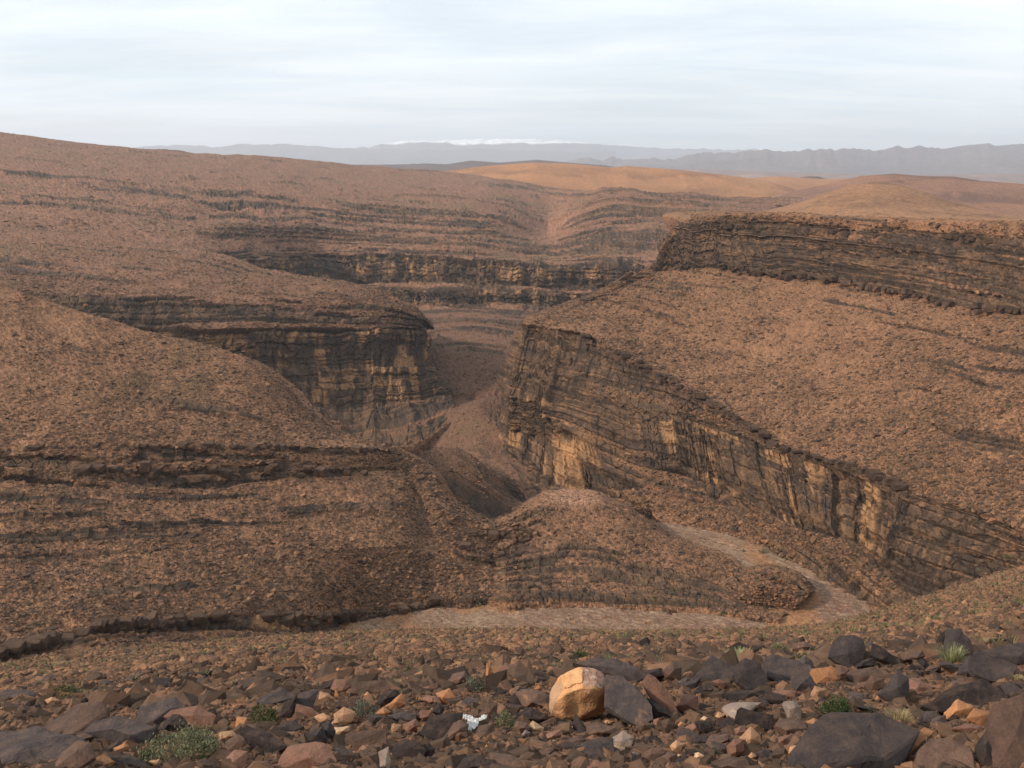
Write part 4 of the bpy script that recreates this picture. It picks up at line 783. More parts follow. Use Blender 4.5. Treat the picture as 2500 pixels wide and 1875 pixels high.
('C',[(1448,505),(1600,468),(1645,490),(1520,545)],'b','flat slab with a rusty top between two slate blocks',1.4,.4,[]),
('C',[(1565,575),(1700,400),(1785,450),(1875,500),(1835,602),(1700,608)],'s','slate slab with a smooth tilted face below the pale grass tuft',1.1,.4,[(1700,540,.05)]),
('C',[(1870,505),(1960,428),(2062,470),(2115,560),(2115,645),(1972,655),(1900,605)],'s','big smooth slate block directly below the pale grass tuft',.8,.6,[(1920,560,.1)]),
('C',[(1588,655),(1660,610),(1732,630),(1722,685),(1640,695)],'k','black flat stone in front of the tilted slate slab',.9,.6,[]),
('C',[(1820,695),(1900,660),(2100,658),(2145,720),(2062,755),(1880,755)],'k','wide black block in front of the big smooth slate block',.9,.6,[]),
('C',[(1788,800),(1840,760),(2085,758),(2010,800),(1890,885),(1830,855)],'g','flat grey slab below the wide black block',1.6,.4,[]),
('C',[(1885,905),(1900,820),(1932,798),(2090,832),(2172,858),(2155,962),(2060,988),(1950,965)],'k','dark hollow-sided block in the right middle of the rubble',.8,.6,[(1990,850,.06),(2110,880,.04)]),
('C',[(155,670),(210,640),(400,680),(455,720),(440,805),(260,800)],'b','dark brown slab behind the left side of the big boulder',1.1,.5,[]),
('C',[(205,845),(300,798),(420,850),(450,890),(360,928),(220,905)],'k','black stone against the foot of the big boulder on the left',.8,.6,[]),
('C',[(283,942),(320,900),(402,950),(392,985),(310,975)],'p','pale orange block on the ground left below the big boulder',.5,.8,[(340,960,.2)]),
('C',[(898,1062),(1010,975),(1085,1030),(1072,1102),(980,1115)],'g','grey-brown faceted stone behind the pale yellow flake',.7,.6,[(1010,1050,.15)]),
('C',[(868,1090),(900,1078),(1032,1108),(1022,1155),(950,1162),(890,1122)],'p','pale yellow flake at the bottom centre, below the faceted stone',.7,.5,[]),
('C',[(1074,1172),(1100,1130),(1142,1152),(1142,1202),(1090,1204)],'g','small grey round stone right of the pale yellow flake',.5,.8,[]),
('C',[(1163,1162),(1240,1100),(1322,1118),(1332,1150),(1222,1214),(1170,1192)],'b','smooth brown stone right of the small grey round stone',.7,.6,[(1230,1160,.1)]),
('C',[(660,1190),(700,1080),(850,1038),(932,1040),(938,1160),(880,1225),(720,1205)],'s','flat dark slate slab set in the ground left of the pale yellow flake',1.7,.3,[]),
('C',[(675,1290),(690,1212),(820,1200),(945,1264),(960,1290)],'r','orange-brown stone cut by the bottom edge, below the flat slate slab',.8,.6,[]),
('C',[(555,1065),(620,1030),(722,1040),(702,1082),(600,1092)],'b','low brown stone left of the flat dark slate slab',1,.6,[]),
('C',[(1125,955),(1180,905),(1252,928),(1242,992),(1150,985)],'b','brown stone in the row right of the big boulder, nearest to it',.7,.6,[]),
('C',[(1248,892),(1292,880),(1325,960),(1260,955)],'r','narrow stone second in the row right of the big boulder',.5,.6,[]),
('C',[(1308,905),(1370,880),(1415,930),(1395,985),(1330,982)],'b','rounded brown stone third in the row right of the big boulder',.6,.7,[]),
('C',[(1438,930),(1460,905),(1500,925),(1490,960),(1445,962)],'o','small orange stone fourth in the row right of the big boulder',.6,.7,[]),
('C',[(1498,955),(1560,915),(1622,985),(1600,1002)],'r','flat triangular stone fifth in the row right of the big boulder',.8,.5,[]),
('C',[(1380,1095),(1430,1050),(1482,1080),(1455,1152),(1400,1132)],'t','knobbly pale tan stone in the bottom right of centre',.6,.7,[]),
('C',[(1922,1032),(2000,950),(2062,1012),(2074,1062),(1990,1104),(1940,1074)],'t','tan-brown faceted stone below the dark hollow-sided block',.6,.7,[(2000,1040,.2)]),
('C',[(1818,1095),(1870,1040),(1942,1050),(1948,1132),(1880,1184),(1830,1164)],'r','brown-tan egg-shaped stone left below the tan-brown faceted stone',.6,.7,[]),
('C',[(1878,962),(1930,935),(1974,980),(1935,1022),(1890,1002)],'r','small brown stone behind the tan-brown faceted stone',.6,.7,[]),
('C',[(740,935),(820,908),(955,950),(955,1005),(840,1035),(742,1012)],'b','dark brown stone just right below the big boulder',.9,.6,[]),
('C',[(165,955),(200,900),(272,920),(292,970),(220,1003)],'b','rounded dark brown stone left of the pale orange block',.6,.7,[]),
('C',[(640,455),(800,415),(960,428),(1115,500),(1110,605),(980,565),(900,545),(700,480)],'s','broad slate slab behind the big tan boulder',1.3,.4,[]),
('C',[(1110,605),(1120,520),(1300,498),(1335,550),(1210,572)],'k','black stone right of the broad slate slab behind the boulder',.8,.6,[]),
('C',[(1010,610),(1040,600),(1120,640),(1110,670),(1020,645)],'g','small grey slab lying on the slate slab right of the boulder',.8,.5,[]),
('C',[(1698,595),(1760,578),(1812,605),(1782,665)],'r','reddish stone between the tilted slate slab and the black flat stone',.7,.6,[]),
('C',[(625,945),(660,925),(682,970),(645,992)],'p','small cream stone under the front of the big boulder',.5,.7,[]),
('C',[(868,905),(890,890),(942,900),(935,945),(890,935)],'t','small tan stone under the right end of the big boulder',.5,.7,[]),
('C',[(1728,872),(1750,830),(1805,850),(1775,892)],'t','small tan stone left of the flat grey slab',.6,.7,[]),
('C',[(1608,885),(1640,865),(1712,890),(1692,912)],'p','thin pale stone in front of the small tan stone',1,.5,[]),
('C',[(325,655),(360,620),(395,645),(390,680)],'o','small orange stone left of the big boulder on the dark slab',.6,.7,[]),
('C',[(410,1040),(430,990),(500,1000),(540,960),(545,1010),(480,1060)],'r','brown stones fused in a lump in front of the pale orange block',.7,.7,[]),
('C',[(170,1060),(200,1035),(265,1040),(240,1080)],'o','flat orange flake left of the low brown stone, bottom centre left',1.1,.5,[]),
('C',[(1560,1150),(1600,1140),(1640,1170),(1620,1200),(1570,1185)],'p','small pale stone near the tan knobbly stone',.7,.7,[]),
('C',[(1490,1120),(1560,1120),(1580,1170),(1520,1190)],'k','small round black stone between the knobbly and the pale stone, bottom',.7,.8,[]),
('C',[(1430,1180),(1440,1155),(1470,1160),(1468,1190)],'p','tiny whitish stone left of the small round black stone, bottom',.6,.8,[]),
('C',[(1640,1110),(1700,1000),(1820,1010),(1815,1050),(1700,1120)],'b','flat brown slab left of the egg-shaped stone',1.5,.3,[]),
('C',[(1310,1190),(1360,1140),(1425,1160),(1420,1220),(1350,1230)],'b','dark brown flake right of the smooth brown stone',.8,.6,[]),
('C',[(1690,1264),(1730,1200),(1850,1180),(1960,1200),(1990,1290),(1700,1290)],'b','brown slab cut by the bottom edge, left of the big slate slab',1,.5,[]),
# ---- right quarter
('D',[(425,1300),(440,1130),(560,980),(700,868),(840,888),(960,890),(1080,850),(1230,940),(1340,970),(1405,990),(1300,1070),(1250,1140),(1200,1300)],'s','largest dark slate slab, wide and flat-topped, at the bottom right',1.15,.35,[(480,1120,.05),(700,1080,.08),(880,1130,.1),(1010,1190,.1),(1130,1200,.08)]),
('D',[(1235,1180),(1290,1080),(1440,968),(1505,1000),(1430,1060),(1400,1115),(1300,1210)],'o','orange-brown edge slab resting between the largest slate slab and the twigs',1.0,.4,[]),
('D',[(1380,1300),(1400,1120),(1500,1050),(1640,1038),(1792,1120),(1810,1300)],'b','red-brown stone with a grey top under the dry white twigs',1.1,.5,[(1600,1120,.05)]),
('D',[(1918,935),(1980,800),(2240,715),(2300,1300),(2000,1300),(2042,1120),(1990,1000)],'b','tall purple-brown boulder cut by the right edge at the bottom',.7,.6,[(2150,1000,.12)]),
('D',[(1838,1110),(1900,1020),(1950,975),(2022,1060),(2052,1130),(2010,1290),(1900,1240)],'k','black stone in the gap left of the tall purple-brown boulder',.7,.4,[]),
('D',[(1617,890),(1620,830),(1700,742),(1812,800),(1785,872),(1700,893)],'o','orange-tan pointed block in front of the huge black triangular slab',.6,.6,[(1700,820,.2)]),
('D',[(1788,880),(1830,810),(1972,840),(1962,932),(1880,943),(1822,912)],'o','orange block right of the pointed orange-tan block',.6,.6,[(1880,860,.15)]),
('D',[(1445,778),(1640,680),(1880,578),(1992,650),(2082,740),(1980,795),(1835,825),(1560,828)],'k','huge black triangular slab at the right',1.1,.5,[(1880,640,.04)]),
('D',[(1098,695),(1232,528),(1312,580),(1314,700),(1282,768),(1160,742)],'s','dark pyramid-shaped block with a brown right side',.6,.6,[(1235,650,.2)]),
('D',[(1318,625),(1285,560),(1420,600),(1512,640),(1405,702),(1330,695)],'r','reddish slab right of the dark pyramid-shaped block',1.3,.4,[]),
('D',[(1815,505),(1812,410),(1850,372),(1900,380),(2155,482),(2075,612),(1960,592),(1850,545)],'s','slate slab with an orange patch along its lower edge, at the right edge',1.2,.4,[(1950,520,.02)]),
('D',[(1868,352),(2050,328),(2260,300),(2260,450),(2140,462),(1960,405)],'s','long dark slate slab behind the orange-patched slab, cut by the right edge',1.3,.4,[]),
('D',[(1518,335),(1560,230),(1620,198),(1625,290),(1560,355)],'k','black blade-shaped rock standing left of the split slate rock',.4,.5,[]),
('D',[(1600,350),(1622,205),(1722,208),(1792,290),(1822,380),(1700,445)],'s','split slate rock with a rusty top standing behind the yellow-green tuft',.5,.5,[(1700,300,.1)]),
('D',[(715,410),(740,290),(800,250),(900,248),(972,290),(984,350),(962,442),(882,492),(780,455)],'s','large rounded slate boulder with a light scuff, right upper rubble',.7,.6,[(850,380,.12)]),
('D',[(1038,395),(1050,308),(1100,330),(1172,380),(1242,470),(1202,492),(1130,432)],'k','black leaning blade right of the large rounded slate boulder',.6,.4,[]),
('D',[(888,488),(970,430),(1042,418),(1045,470),(960,505)],'k','black wedge at the foot of the large rounded slate boulder',.8,.6,[]),
('D',[(565,535),(580,508),(720,478),(752,500),(765,580),(700,603),(612,614)],'o','bright orange block with a dark hole, right middle of the rubble',.7,.7,[(690,560,.1)]),
('D',[(212,465),(240,398),(290,388),(440,430),(552,480),(585,560),(500,582),(330,596),(255,560)],'s','broad brown-stained slate block left of the bright orange block',1.0,.5,[(300,560,.02)]),
('D',[(400,575),(430,480),(520,400),(570,430),(600,500),(580,560)],'s','slate stone behind the broad brown-stained slate block',.9,.5,[]),
('D',[(415,575),(560,556),(604,620),(585,682),(450,675)],'s','dark flat block below the broad brown-stained slate block',.9,.6,[]),
('D',[(568,695),(600,630),(682,660),(655,732),(590,735)],'t','tan stone touching the dark green bush on its left',.7,.7,[]),
('D',[(752,560),(762,480),(802,468),(862,500),(852,572),(790,578)],'b','brown block right of the bright orange block',.6,.7,[]),
('D',[(858,555),(870,528),(1050,488),(1132,518),(1190,560),(990,620),(930,625)],'b','long brown slab behind the faceted brown stone',1.1,.4,[]),
('D',[(988,625),(1030,560),(1134,570),(1124,642),(1030,672)],'b','faceted brown stone left of the dark pyramid-shaped block',.6,.7,[(1060,600,.15)]),
('D',[(1296,435),(1330,370),(1422,358),(1445,400),(1395,455)],'b','rounded brown stone right of the black leaning blade',.7,.7,[]),
('D',[(1388,440),(1422,418),(1504,482),(1460,502)],'k','thin black plate on the right of the rounded brown stone',.8,.4,[]),
('D',[(1705,535),(1760,420),(1812,395),(1834,500),(1842,555),(1760,562)],'s','dark slab left of the orange-patched slate slab',.7,.5,[]),
('D',[(1675,955),(1760,920),(1872,940),(1892,985),(1780,993)],'r','low brown stone under the two orange blocks at the right',1,.6,[]),
('D',[(345,780),(360,755),(430,748),(490,795),(490,905),(400,875)],'g','light peach-grey stone left below the dark green bush',.6,.6,[]),
('D',[(538,905),(590,878),(642,910),(602,955),(550,942)],'o','rough orange stone just below left of the dark green bush',.6,.8,[]),
('D',[(80,1182),(110,1140),(152,1170),(132,1207)],'t','small tan stone at the bottom left of the largest slate slab',.6,.8,[]),
('D',[(555,400),(600,365),(690,362),(702,430),(610,435)],'s','slate stone left of the large rounded slate boulder',.8,.6,[]),
('D',[(1445,515),(1490,468),(1564,480),(1568,525)],'b','brown stone in front of the yellow-green tuft',.7,.7,[]),
('D',[(1560,470),(1570,440),(1700,470),(1740,500),(1700,530),(1620,500)],'s','black-grey stone directly below the yellow-green tuft',.8,.6,[]),
('D',[(230,700),(300,655),(420,670),(440,715),(350,720)],'r','flat reddish stone below the dark flat block',1,.6,[]),
('D',[(100,370),(120,320),(200,320),(240,360),(180,395)],'k','dark stone between the pale grass tuft and the next green tuft',.8,.6,[]),
('D',[(420,350),(430,300),(520,290),(560,330),(500,370)],'b','brown stone right of the green tuft in the upper rubble',.8,.6,[]),
('D',[(1640,640),(1660,590),(1760,570),(1860,580),(1760,640)],'b','rust-brown slab behind the huge black triangular slab',1.4,.3,[]),
('D',[(380,1010),(300,940),(340,880),(500,905),(530,960),(480,1010)],'b','brown slab below the light peach-grey stone',1.2,.5,[]),
('D',[(300,1090),(310,1030),(420,1000),(450,1060),(380,1110)],'r','red-brown stone left of the largest slate slab',1,.6,[]),
('D',[(400,1150),(410,1100),(470,1080),(470,1150)],'t','small tan stone touching the left side of the largest slate slab',.7,.7,[]),
('D',[(1460,850),(1470,820),(1500,825),(1500,855)],'t','tiny tan stone right of the straw-coloured shrub',.7,.8,[]),
('D',[(1070,740),(1080,700),(1120,705),(1150,745)],'o','small orange-brown stone at the foot of the dark pyramid-shaped block',.7,.7,[]),
]
for st in STONES:
    stone(st[0], st[1], st[2], st[3], st[4], st[5], st[6])

# the big tan boulder: rounded body with a broken upper left corner
def inpoly(x, y, poly):
    c = False; n = len(poly)
    for i in range(n):
        x1, y1 = poly[i]; x2, y2 = poly[i - 1]
        if (y1 > y) != (y2 > y) and x < (x2 - x1) * (y - y1) / (y2 - y1) + x1: c = not c
    return c
def boulder():
    pts = [(435,790),(437,720),(450,670),(490,628),(545,598),(537,558),(590,525),(680,490),(750,480),(800,480),(868,520),(892,590),(908,650),(912,712),(900,770),(880,820),(800,872),(700,915),(625,930),(560,935),(500,890),(452,845)]
    P = [to_px('C', *p) for p in pts]; g = hit(1380, 1772); Y0 = g.y; sc = Y0 / F * 1.12; by = 1475 + 935 * .31646; U = 155 * sc * .9; base = Y0 + .5 * U
    V = [at(x, y, base + (by - y) * sc * .35) for x, y in P]
    for x, y, f_ in [(490,745,.26),(560,700,.40),(640,670,.44),(700,645,.46),(800,640,.42),(868,690,.30),(560,880,.20),(700,872,.22),(820,800,.26),(700,545,.20),(810,545,.18),(600,600,.24),(470,800,.16)]:
        x, y = to_px('C', x, y); V.append(at(x, y, base + (by - y) * sc * .35 - f_ * U))
    cx, cy2 = to_px('C', 680, 700)
    for x, y in P[::2]: V.append(at(cx + (x - cx) * .7, cy2 + (y - cy2) * .7, base + (by - y) * sc * .35 + .45 * U))
    V = [Vector([float(q) for q in v]) for v in V]
    ms_ = [rock_mat('boulder_brown_face', (.50, .26, .12), (.38, .185, .085), (.56, .33, .17), .35, sc=9),
           rock_mat('boulder_orange_face', (.58, .31, .14), (.50, .25, .11), (.62, .38, .2), .25, sc=8),
           rock_mat('boulder_mottled_vein', (.42, .25, .17), (.24, .12, .085), (.66, .50, .38), .5, sc=18),
           rock_mat('boulder_weathered_side', (.40, .24, .145), (.33, .19, .11), (.46, .29, .18), .2, sc=9)]
    o = solid('boulder', V, ms_[0], .026, 5, 3, .035)
    for m in ms_[1:]: o.data.materials.append(m)
    cap = [to_px('C', *p) for p in [(530,550),(680,480),(705,500),(700,610),(640,618),(600,640),(553,645)]]
    rdg = [to_px('C', *p) for p in [(553,640),(700,600),(705,640),(640,665),(560,710),(500,745),(530,690),(575,650)]]
    vein = [to_px('C', *p) for p in [(700,470),(820,470),(900,540),(915,660),(820,640),(720,640),(700,600)]]
    side = [to_px('C', *p) for p in [(425,800),(430,640),(550,590),(560,640),(520,700),(497,750),(500,850),(450,860)]]
    me = o.data; co = np.array([v.co[:] for v in me.vertices]) + np.array(o.location[:])
    pr = project(co); capv = np.array([inpoly(a, b, cap) for a, b in pr]); front = co[:, 1] < base + 70 * sc
    co2 = co.copy(); d = co / np.linalg.norm(co, axis=1, keepdims=True); co2[capv & front] -= (d * U * .035)[capv & front]
    for v, c_ in zip(me.vertices, co2 - np.array(o.location[:])): v.co = c_
    for f in me.polygons:
        c_ = co[list(f.vertices)].mean(0); a, b = project(c_[None])[0]
        k = 0
        if inpoly(a, b, side): k = 3
        if inpoly(a, b, rdg): k = 1
        if inpoly(a, b, vein): k = 2
        if inpoly(a, b, cap): k = 1
        f.material_index = k
    tag(o, 'big rounded orange-tan boulder with a chipped upper corner resting on the dark rubble', 'boulder')
    return o
boulder()
# ------------------------------------------------------------------ ledge blocks that can be picked out one by one
def ledge_blocks(parent_name, line, n, sz, down, seed, mat=None):
    par = bpy.data.objects[parent_name]; r_ = random.Random(seed); ms = []
    for k in range(7):
        pts = [Vector(((.5 + r_.uniform(-.12, .05)) * a, (.5 + r_.uniform(-.14, .06)) * b, (.5 + r_.uniform(-.12, .04)) * c)) for a in (-1, 1) for b in (-1, 1) for c in (-1, 1)]
        pts += [Vector((r_.uniform(-.35, .35), -.56, r_.uniform(-.3, .3)))]
        o = solid('ledge_block', pts, RM['k'] if mat is None else mat, .035, 1, seed + k, .05); ms.append(o.data); bpy.data.objects.remove(o)
    L_ = np.array(line, float); xs = sorted(r_.uniform(max(L_[0, 0], -20), L_[-1, 0]) for _ in range(n))
    for x in xs:
        y = np.interp(x, L_[:, 0], L_[:, 1]) + r_.uniform(0, 1) ** 1.3 * down; Y = np.interp(x, L_[:, 0], L_[:, 2]) - .6
        o = bpy.data.objects.new('ledge_block', ms[r_.randrange(7)]); col.objects.link(o); o.parent = par
        o.location = [float(q) for q in at(x, y, Y)]; s_ = sz * r_.uniform(.6, 1.35)
        o.scale = (s_ * r_.uniform(.8, 1.5), s_ * r_.uniform(.8, 1.2), s_ * r_.uniform(.55, .95)); o.rotation_euler = (r_.uniform(-.12, .12), r_.uniform(-.12, .12), r_.uniform(-.35, .35))
LM = rock_mat('ledge_rock', (.050, .033, .026), (.088, .054, .036), (.20, .105, .058), .3, .95, .1, sc=.9)
LM2 = rock_mat('pale_ledge_rock', (.085, .055, .040), (.13, .08, .052), (.26, .14, .075), .3, .95, .1, sc=.9)
ledge_blocks('spur_hillside', spur_q1, 130, 2.0, 26, 1, LM)
ledge_blocks('spur_hillside', spur_l1, 110, 2.2, 34, 2, LM)
ledge_blocks('spur_hillside', [(x, y + 50, Y - 9) for x, y, Y in spur_l1], 50, 2.4, 60, 3, LM)
ledge_blocks('wash_knoll', kn_l[1:], 60, 1.6, 40, 4, LM2)
ledge_blocks('canyon_side', [(x, y + 3, Y - 1) for x, y, Y in m2[5:]], 110, 2.9, 30, 5, LM)
ledge_blocks('canyon_side', [(x, y - 14, Y - 1) for x, y, Y in m3[6:]], 80, 2.9, 18, 6, LM)
ledge_blocks('canyon_side', [(x, y, Y - 2) for x, y, Y in r1[4:13]], 100, 2.6, 22, 7, LM)

# ------------------------------------------------------------------ middle-sized stones between the traced ones: things of their own
def hull_meshes(n, seed, flat):
    outm = []; r_ = random.Random(seed)
    for k in range(n):
        pts = [Vector((r_.uniform(-.5, .5) * 1.15, r_.uniform(-.5, .5) * .85, r_.uniform(-.5, .5) * flat)) for _ in range(11)]
        o = solid('stone', pts, RM['b'], .025, 1, seed + k, .02); o.data.materials.clear(); outm.append(o.data); bpy.data.objects.remove(o)
    return outm
HM = hull_meshes(9, 40, .7)
FILL = [('k', 34, 'black angular stone lying loose among the larger foreground stones', 'loose black stones in the foreground rubble'),
        ('s', 34, 'dark slate-coloured stone lying loose among the larger foreground stones', 'loose slate stones in the foreground rubble'),
        ('b', 30, 'brown angular stone lying loose among the larger foreground stones', 'loose brown stones in the foreground rubble'),
        ('r', 24, 'reddish brown stone lying loose among the larger foreground stones', 'loose reddish stones in the foreground rubble'),
        ('o', 10, 'small orange stone lying loose among the larger foreground stones', 'loose orange stones in the foreground rubble'),
        ('t', 10, 'small tan stone lying loose among the larger foreground stones', 'loose tan stones in the foreground rubble')]
occ = []
for st in STONES:
    P_ = [to_px(st[0], x, y) for x, y in st[1]]; occ.append((min(a for a, _ in P_), max(a for a, _ in P_), min(b for _, b in P_), max(b for _, b in P_)))
occ.append((1335, 1495, 1625, 1775)); SHR_BOX = [(330, 545, 1780, 1872), (120, 210, 1668, 1720), (2000, 2085, 1685, 1760), (2150, 2240, 1715, 1772)]
occ += SHR_BOX
rr = random.Random(77); meshes_by = {}; FILLED = []
for mk, n, lab, grp in FILL:
    for k in range(n):
        for _ in range(60):
            py = rr.uniform(1640, 1868); px_ = rr.uniform(-10, 2510)
            if mk in 'ks' and rr.random() < .6: px_ = rr.uniform(1380, 2510)
            if px_ > 1500: py = rr.uniform(1575, 1868)
            if not any(a - 4 < px_ < b_ + 4 and c - 3 < py < d + 2 for a, b_, c, d in occ): break
        g = hit(px_, py); w = rr.uniform(18, 50) * (1.7 if mk in 'ks' else 1.0 if mk == 'b' else .65) * (.6 + .4 * (py - 1560) / 300) * g.y / F * 1.12
        occ.append((px_ - 9, px_ + 9, py - 9, py + 5))
        hm = HM[rr.randrange(9)]; key = (hm.name, mk)
        if key not in meshes_by: mm = hm.copy(); mm.materials.append(RM[mk]); meshes_by[key] = mm
        o = bpy.data.objects.new('stone', meshes_by[key]); col.objects.link(o); o.location = (g.x, g.y, g.z + .12 * w)
        o.scale = (w, w * rr.uniform(.8, 1.2), w * rr.uniform(.7, 1.1)); o.rotation_euler = (rr.uniform(-.5, .3), rr.uniform(-.4, .4), rr.uniform(0, 6.28)); tag(o, lab, 'rock', grp); o['word'] = {'k': 'black', 's': 'slate-grey', 'b': 'brown', 'r': 'reddish', 'o': 'orange', 't': 'tan'}[mk]; FILLED.append(o)

# each loose stone is told apart by the landmark it lies nearest to
LAND = [(1410,1700,'the big tan boulder'),(1160,1765,'the white plastic scrap'),(440,1830,'the large grey-green shrub'),(2042,1722,'the round green bush'),(2090,1800,'the largest slate slab'),(2365,1695,'the huge black triangular slab'),(2010,1648,'the bright orange block'),
        (892,1808,'the long brown crosswise block'),(1072,1770,'the large black wedge'),(830,1675,'the round brown stone'),(395,1735,'the peaked grey block'),(165,1745,'the long tilted slab'),(165,1695,'the low olive shrub'),(640,1748,'the dull green shrub'),(1800,1600,'the pale grass tuft'),
        (2335,1570,'the split slate rock'),(2068,1590,'the rounded slate boulder'),(2182,1680,'the pyramid-shaped block'),(1192,1640,'the thin upright orange stone'),(1500,1830,'the pale yellow flake'),(745,1840,'the big rounded reddish stone'),(1650,1700,'the long leaning slab'),(1840,1755,'the dark hollow-sided block'),(950,1670,'the straw-grey tuft')]
ORD = ['nearest', 'second nearest', 'third nearest', 'fourth nearest', 'fifth nearest', 'sixth nearest', 'seventh nearest', 'eighth nearest', 'ninth nearest', 'tenth nearest', 'eleventh nearest', 'twelfth nearest']
fam = {}
for o in FILLED:
    x, y = project(np.array([o.location[:]]))[0]; k = min(range(len(LAND)), key=lambda q: math.hypot(LAND[q][0] - x, (LAND[q][1] - y) * 1.3)); d = math.hypot(LAND[k][0] - x, LAND[k][1] - y)
    side = ('left' if x < LAND[k][0] else 'right') if abs(x - LAND[k][0]) > abs(y - LAND[k][1]) else ('above' if y < LAND[k][1] else 'below')
    fam.setdefault((o['word'], k, side), []).append((d, o))
for (w_, k, side), lst in fam.items():
    for n_, (d, o) in enumerate(sorted(lst, key=lambda q: q[0])):
        where = {'left': 'on its left', 'right': 'on its right', 'above': 'behind it', 'below': 'in front of it'}[side]
        o['label'] = 'loose %s stone %s to %s, %s' % (w_, ORD[min(n_, 11)], LAND[k][2], where); del o['word']

# ------------------------------------------------------------------ rubble nobody could count
def ground_pts(n, ymin, ymax, power=1.0, xpad=80):
    flat_ = NS.reshape(-1, 3); pr = project(flat_); ok = (flat_[:, 1] > ymin) & (flat_[:, 1] < ymax) & (pr[:, 0] > -xpad) & (pr[:, 0] < 2500 + xpad) & (pr[:, 1] < 2300)
    idx = np.flatnonzero(ok); pk = rng.choice(idx, n, replace=True); P = flat_[pk].copy()
    sp = P[:, 1] / F * 3.0; P += rng.normal(0, 1, P.shape) * np.stack([sp, sp * 1.5, sp * 0], -1)
    P[:, 2] -= .5 * (P[:, 1] - flat_[pk][:, 1]) * -1 * 0
    return P
def rubble(n, ymin, ymax, s0, s1, ex, tone0, tone1, seed):
    wide = 1500 if ymax < 30 else 500; n = int(n * (1 + wide / 1500)); P = ground_pts(n, ymin, ymax, xpad=wide); s_ = np.minimum(s0 * (1 - rng.random(n)) ** (-1 / ex), s1)
    t = np.clip(tone0 + (tone1 - tone0) * rng.beta(1.4, 1.6, n), 0, 1)
    scatter('slope_stones', P - np.array([0, 0, 1]) * (s_ * .05)[:, None], s_, t, seed)
rubble(26000, 2.2, 9, .010, .07, 2.0, .0, .78, 11)
rubble(9000, 2.4, 9, .04, .17, 2.2, .0, .62, 12)
rubble(20000, 8, 22, .028, .17, 1.9, .05, .9, 13)
rubble(650, 7, 15, .10, .34, 2.2, .0, .6, 16)
rubble(30000, 18, 60, .06, .28, 1.9, .1, .9, 14)
rubble(34000, 50, 190, .14, .6, 2.1, .15, .9, 15)

# ------------------------------------------------------------------ plants
def leaf_mat(name, c, c2):
    m, t, b = new_mat(name, .8, .15); l = t.links.new; tcc = N(t, 'ShaderNodeTexCoord')
    n_ = N(t, 'ShaderNodeTexNoise', inp={'Scale': 22.0, 'Detail': 2.0}); l(tcc.outputs['Object'], n_.inputs['Vector'])
    mx = N(t, 'ShaderNodeMix', data_type='RGBA'); mx.inputs[6].default_value = (*c, 1); mx.inputs[7].default_value = (*c2, 1)
    r = N(t, 'ShaderNodeMapRange', inp={1: .35, 2: .65}); l(n_.outputs[0], r.inputs[0]); l(r.outputs[0], mx.inputs[0]); l(mx.outputs[2], b.inputs['Base Color']); return m
PM = {'grey': leaf_mat('grey_green_leaf', (.115, .12, .062), (.19, .19, .105)), 'green': leaf_mat('deep_green_leaf', (.022, .042, .014), (.05, .08, .028)),
      'mid': leaf_mat('olive_leaf', (.065, .075, .028), (.11, .11, .045)), 'straw': leaf_mat('straw_blade', (.26, .20, .10), (.36, .29, .16)),
      'pale': leaf_mat('pale_green_blade', (.24, .25, .12), (.36, .35, .19)), 'stem': leaf_mat('dry_stem', (.16, .115, .07), (.24, .18, .12)), 'ash': leaf_mat('ash_green_leaf', (.11, .11, .075), (.17, .165, .12))}
def blades(n, w, h, bw, spread, seed, tip=.25, droop=.2):
    """thin curved blades from a common base; returns vertices and triangles"""
    g = np.random.default_rng(seed); a = g.uniform(0, 6.283, n); rad = np.sqrt(g.random(n)) * .5 * w * .5; lean = g.random(n) ** .8 * spread
    ln = h * g.uniform(.55, 1.05, n) * (1 - .35 * lean / max(spread, .01)); bx, by_ = np.cos(a) * rad, np.sin(a) * rad * .8
    V = []; Fc = []
    ux, uy = np.cos(a + g.normal(0, .5, n)), np.sin(a + g.normal(0, .5, n)); sx, sy = -uy, ux
    for i in range(n):
        p0 = np.array([bx[i], by_[i], 0]); prev = None
        for k in range(4):
            t = k / 3; o_ = t * ln[i]; r_ = math.sin(lean[i]) * o_ + droop * t * t * ln[i] * lean[i]
            p = p0 + np.array([ux[i] * r_, uy[i] * r_, math.cos(lean[i]) * o_ * (1 - droop * t * t)]); hw = bw * (1 - t * (1 - tip)) * .5
            V += [p - np.array([sx[i], sy[i], 0]) * hw, p + np.array([sx[i], sy[i], 0]) * hw]
            if k: b = len(V) - 4; Fc += [(b, b + 1, b + 3), (b, b + 3, b + 2)]
    return V, Fc
def leafy(n, w, h, ls, seed, dome=.9):
    """small leaves through a rounded crown in uneven clumps"""
    g = np.random.default_rng(seed); V = []; Fc = []; nc = max(8, n // 40)
    ca = g.uniform(0, 6.283, nc); cr_ = np.sqrt(g.random(nc)) * .46 * w; ch = (1 - (cr_ / (.5 * w)) ** 2 * dome) * h * g.uniform(.45, .98, nc)
    for i in range(n):
        k = g.integers(nc); c = np.array([math.cos(ca[k]) * cr_[k], math.sin(ca[k]) * cr_[k] * .85, ch[k] * (1 - .5 * g.random() ** 2)]) + g.normal(0, 1, 3) * np.array([.055 * w, .055 * w, .07 * h])
        c[2] = max(c[2], .02 * h); d = g.normal(0, 1, 3); d[2] = abs(d[2]) + .4; d /= np.linalg.norm(d); s_ = np.cross(d, g.normal(0, 1, 3)); s_ /= np.linalg.norm(s_); q = ls * g.uniform(.6, 1.3)
        b = len(V); V += [c, c + d * q * .55 + s_ * q * .16, c + d * q, c + d * q * .55 - s_ * q * .16]; Fc += [(b, b + 1, b + 2), (b, b + 2, b + 3)]
    return V, Fc
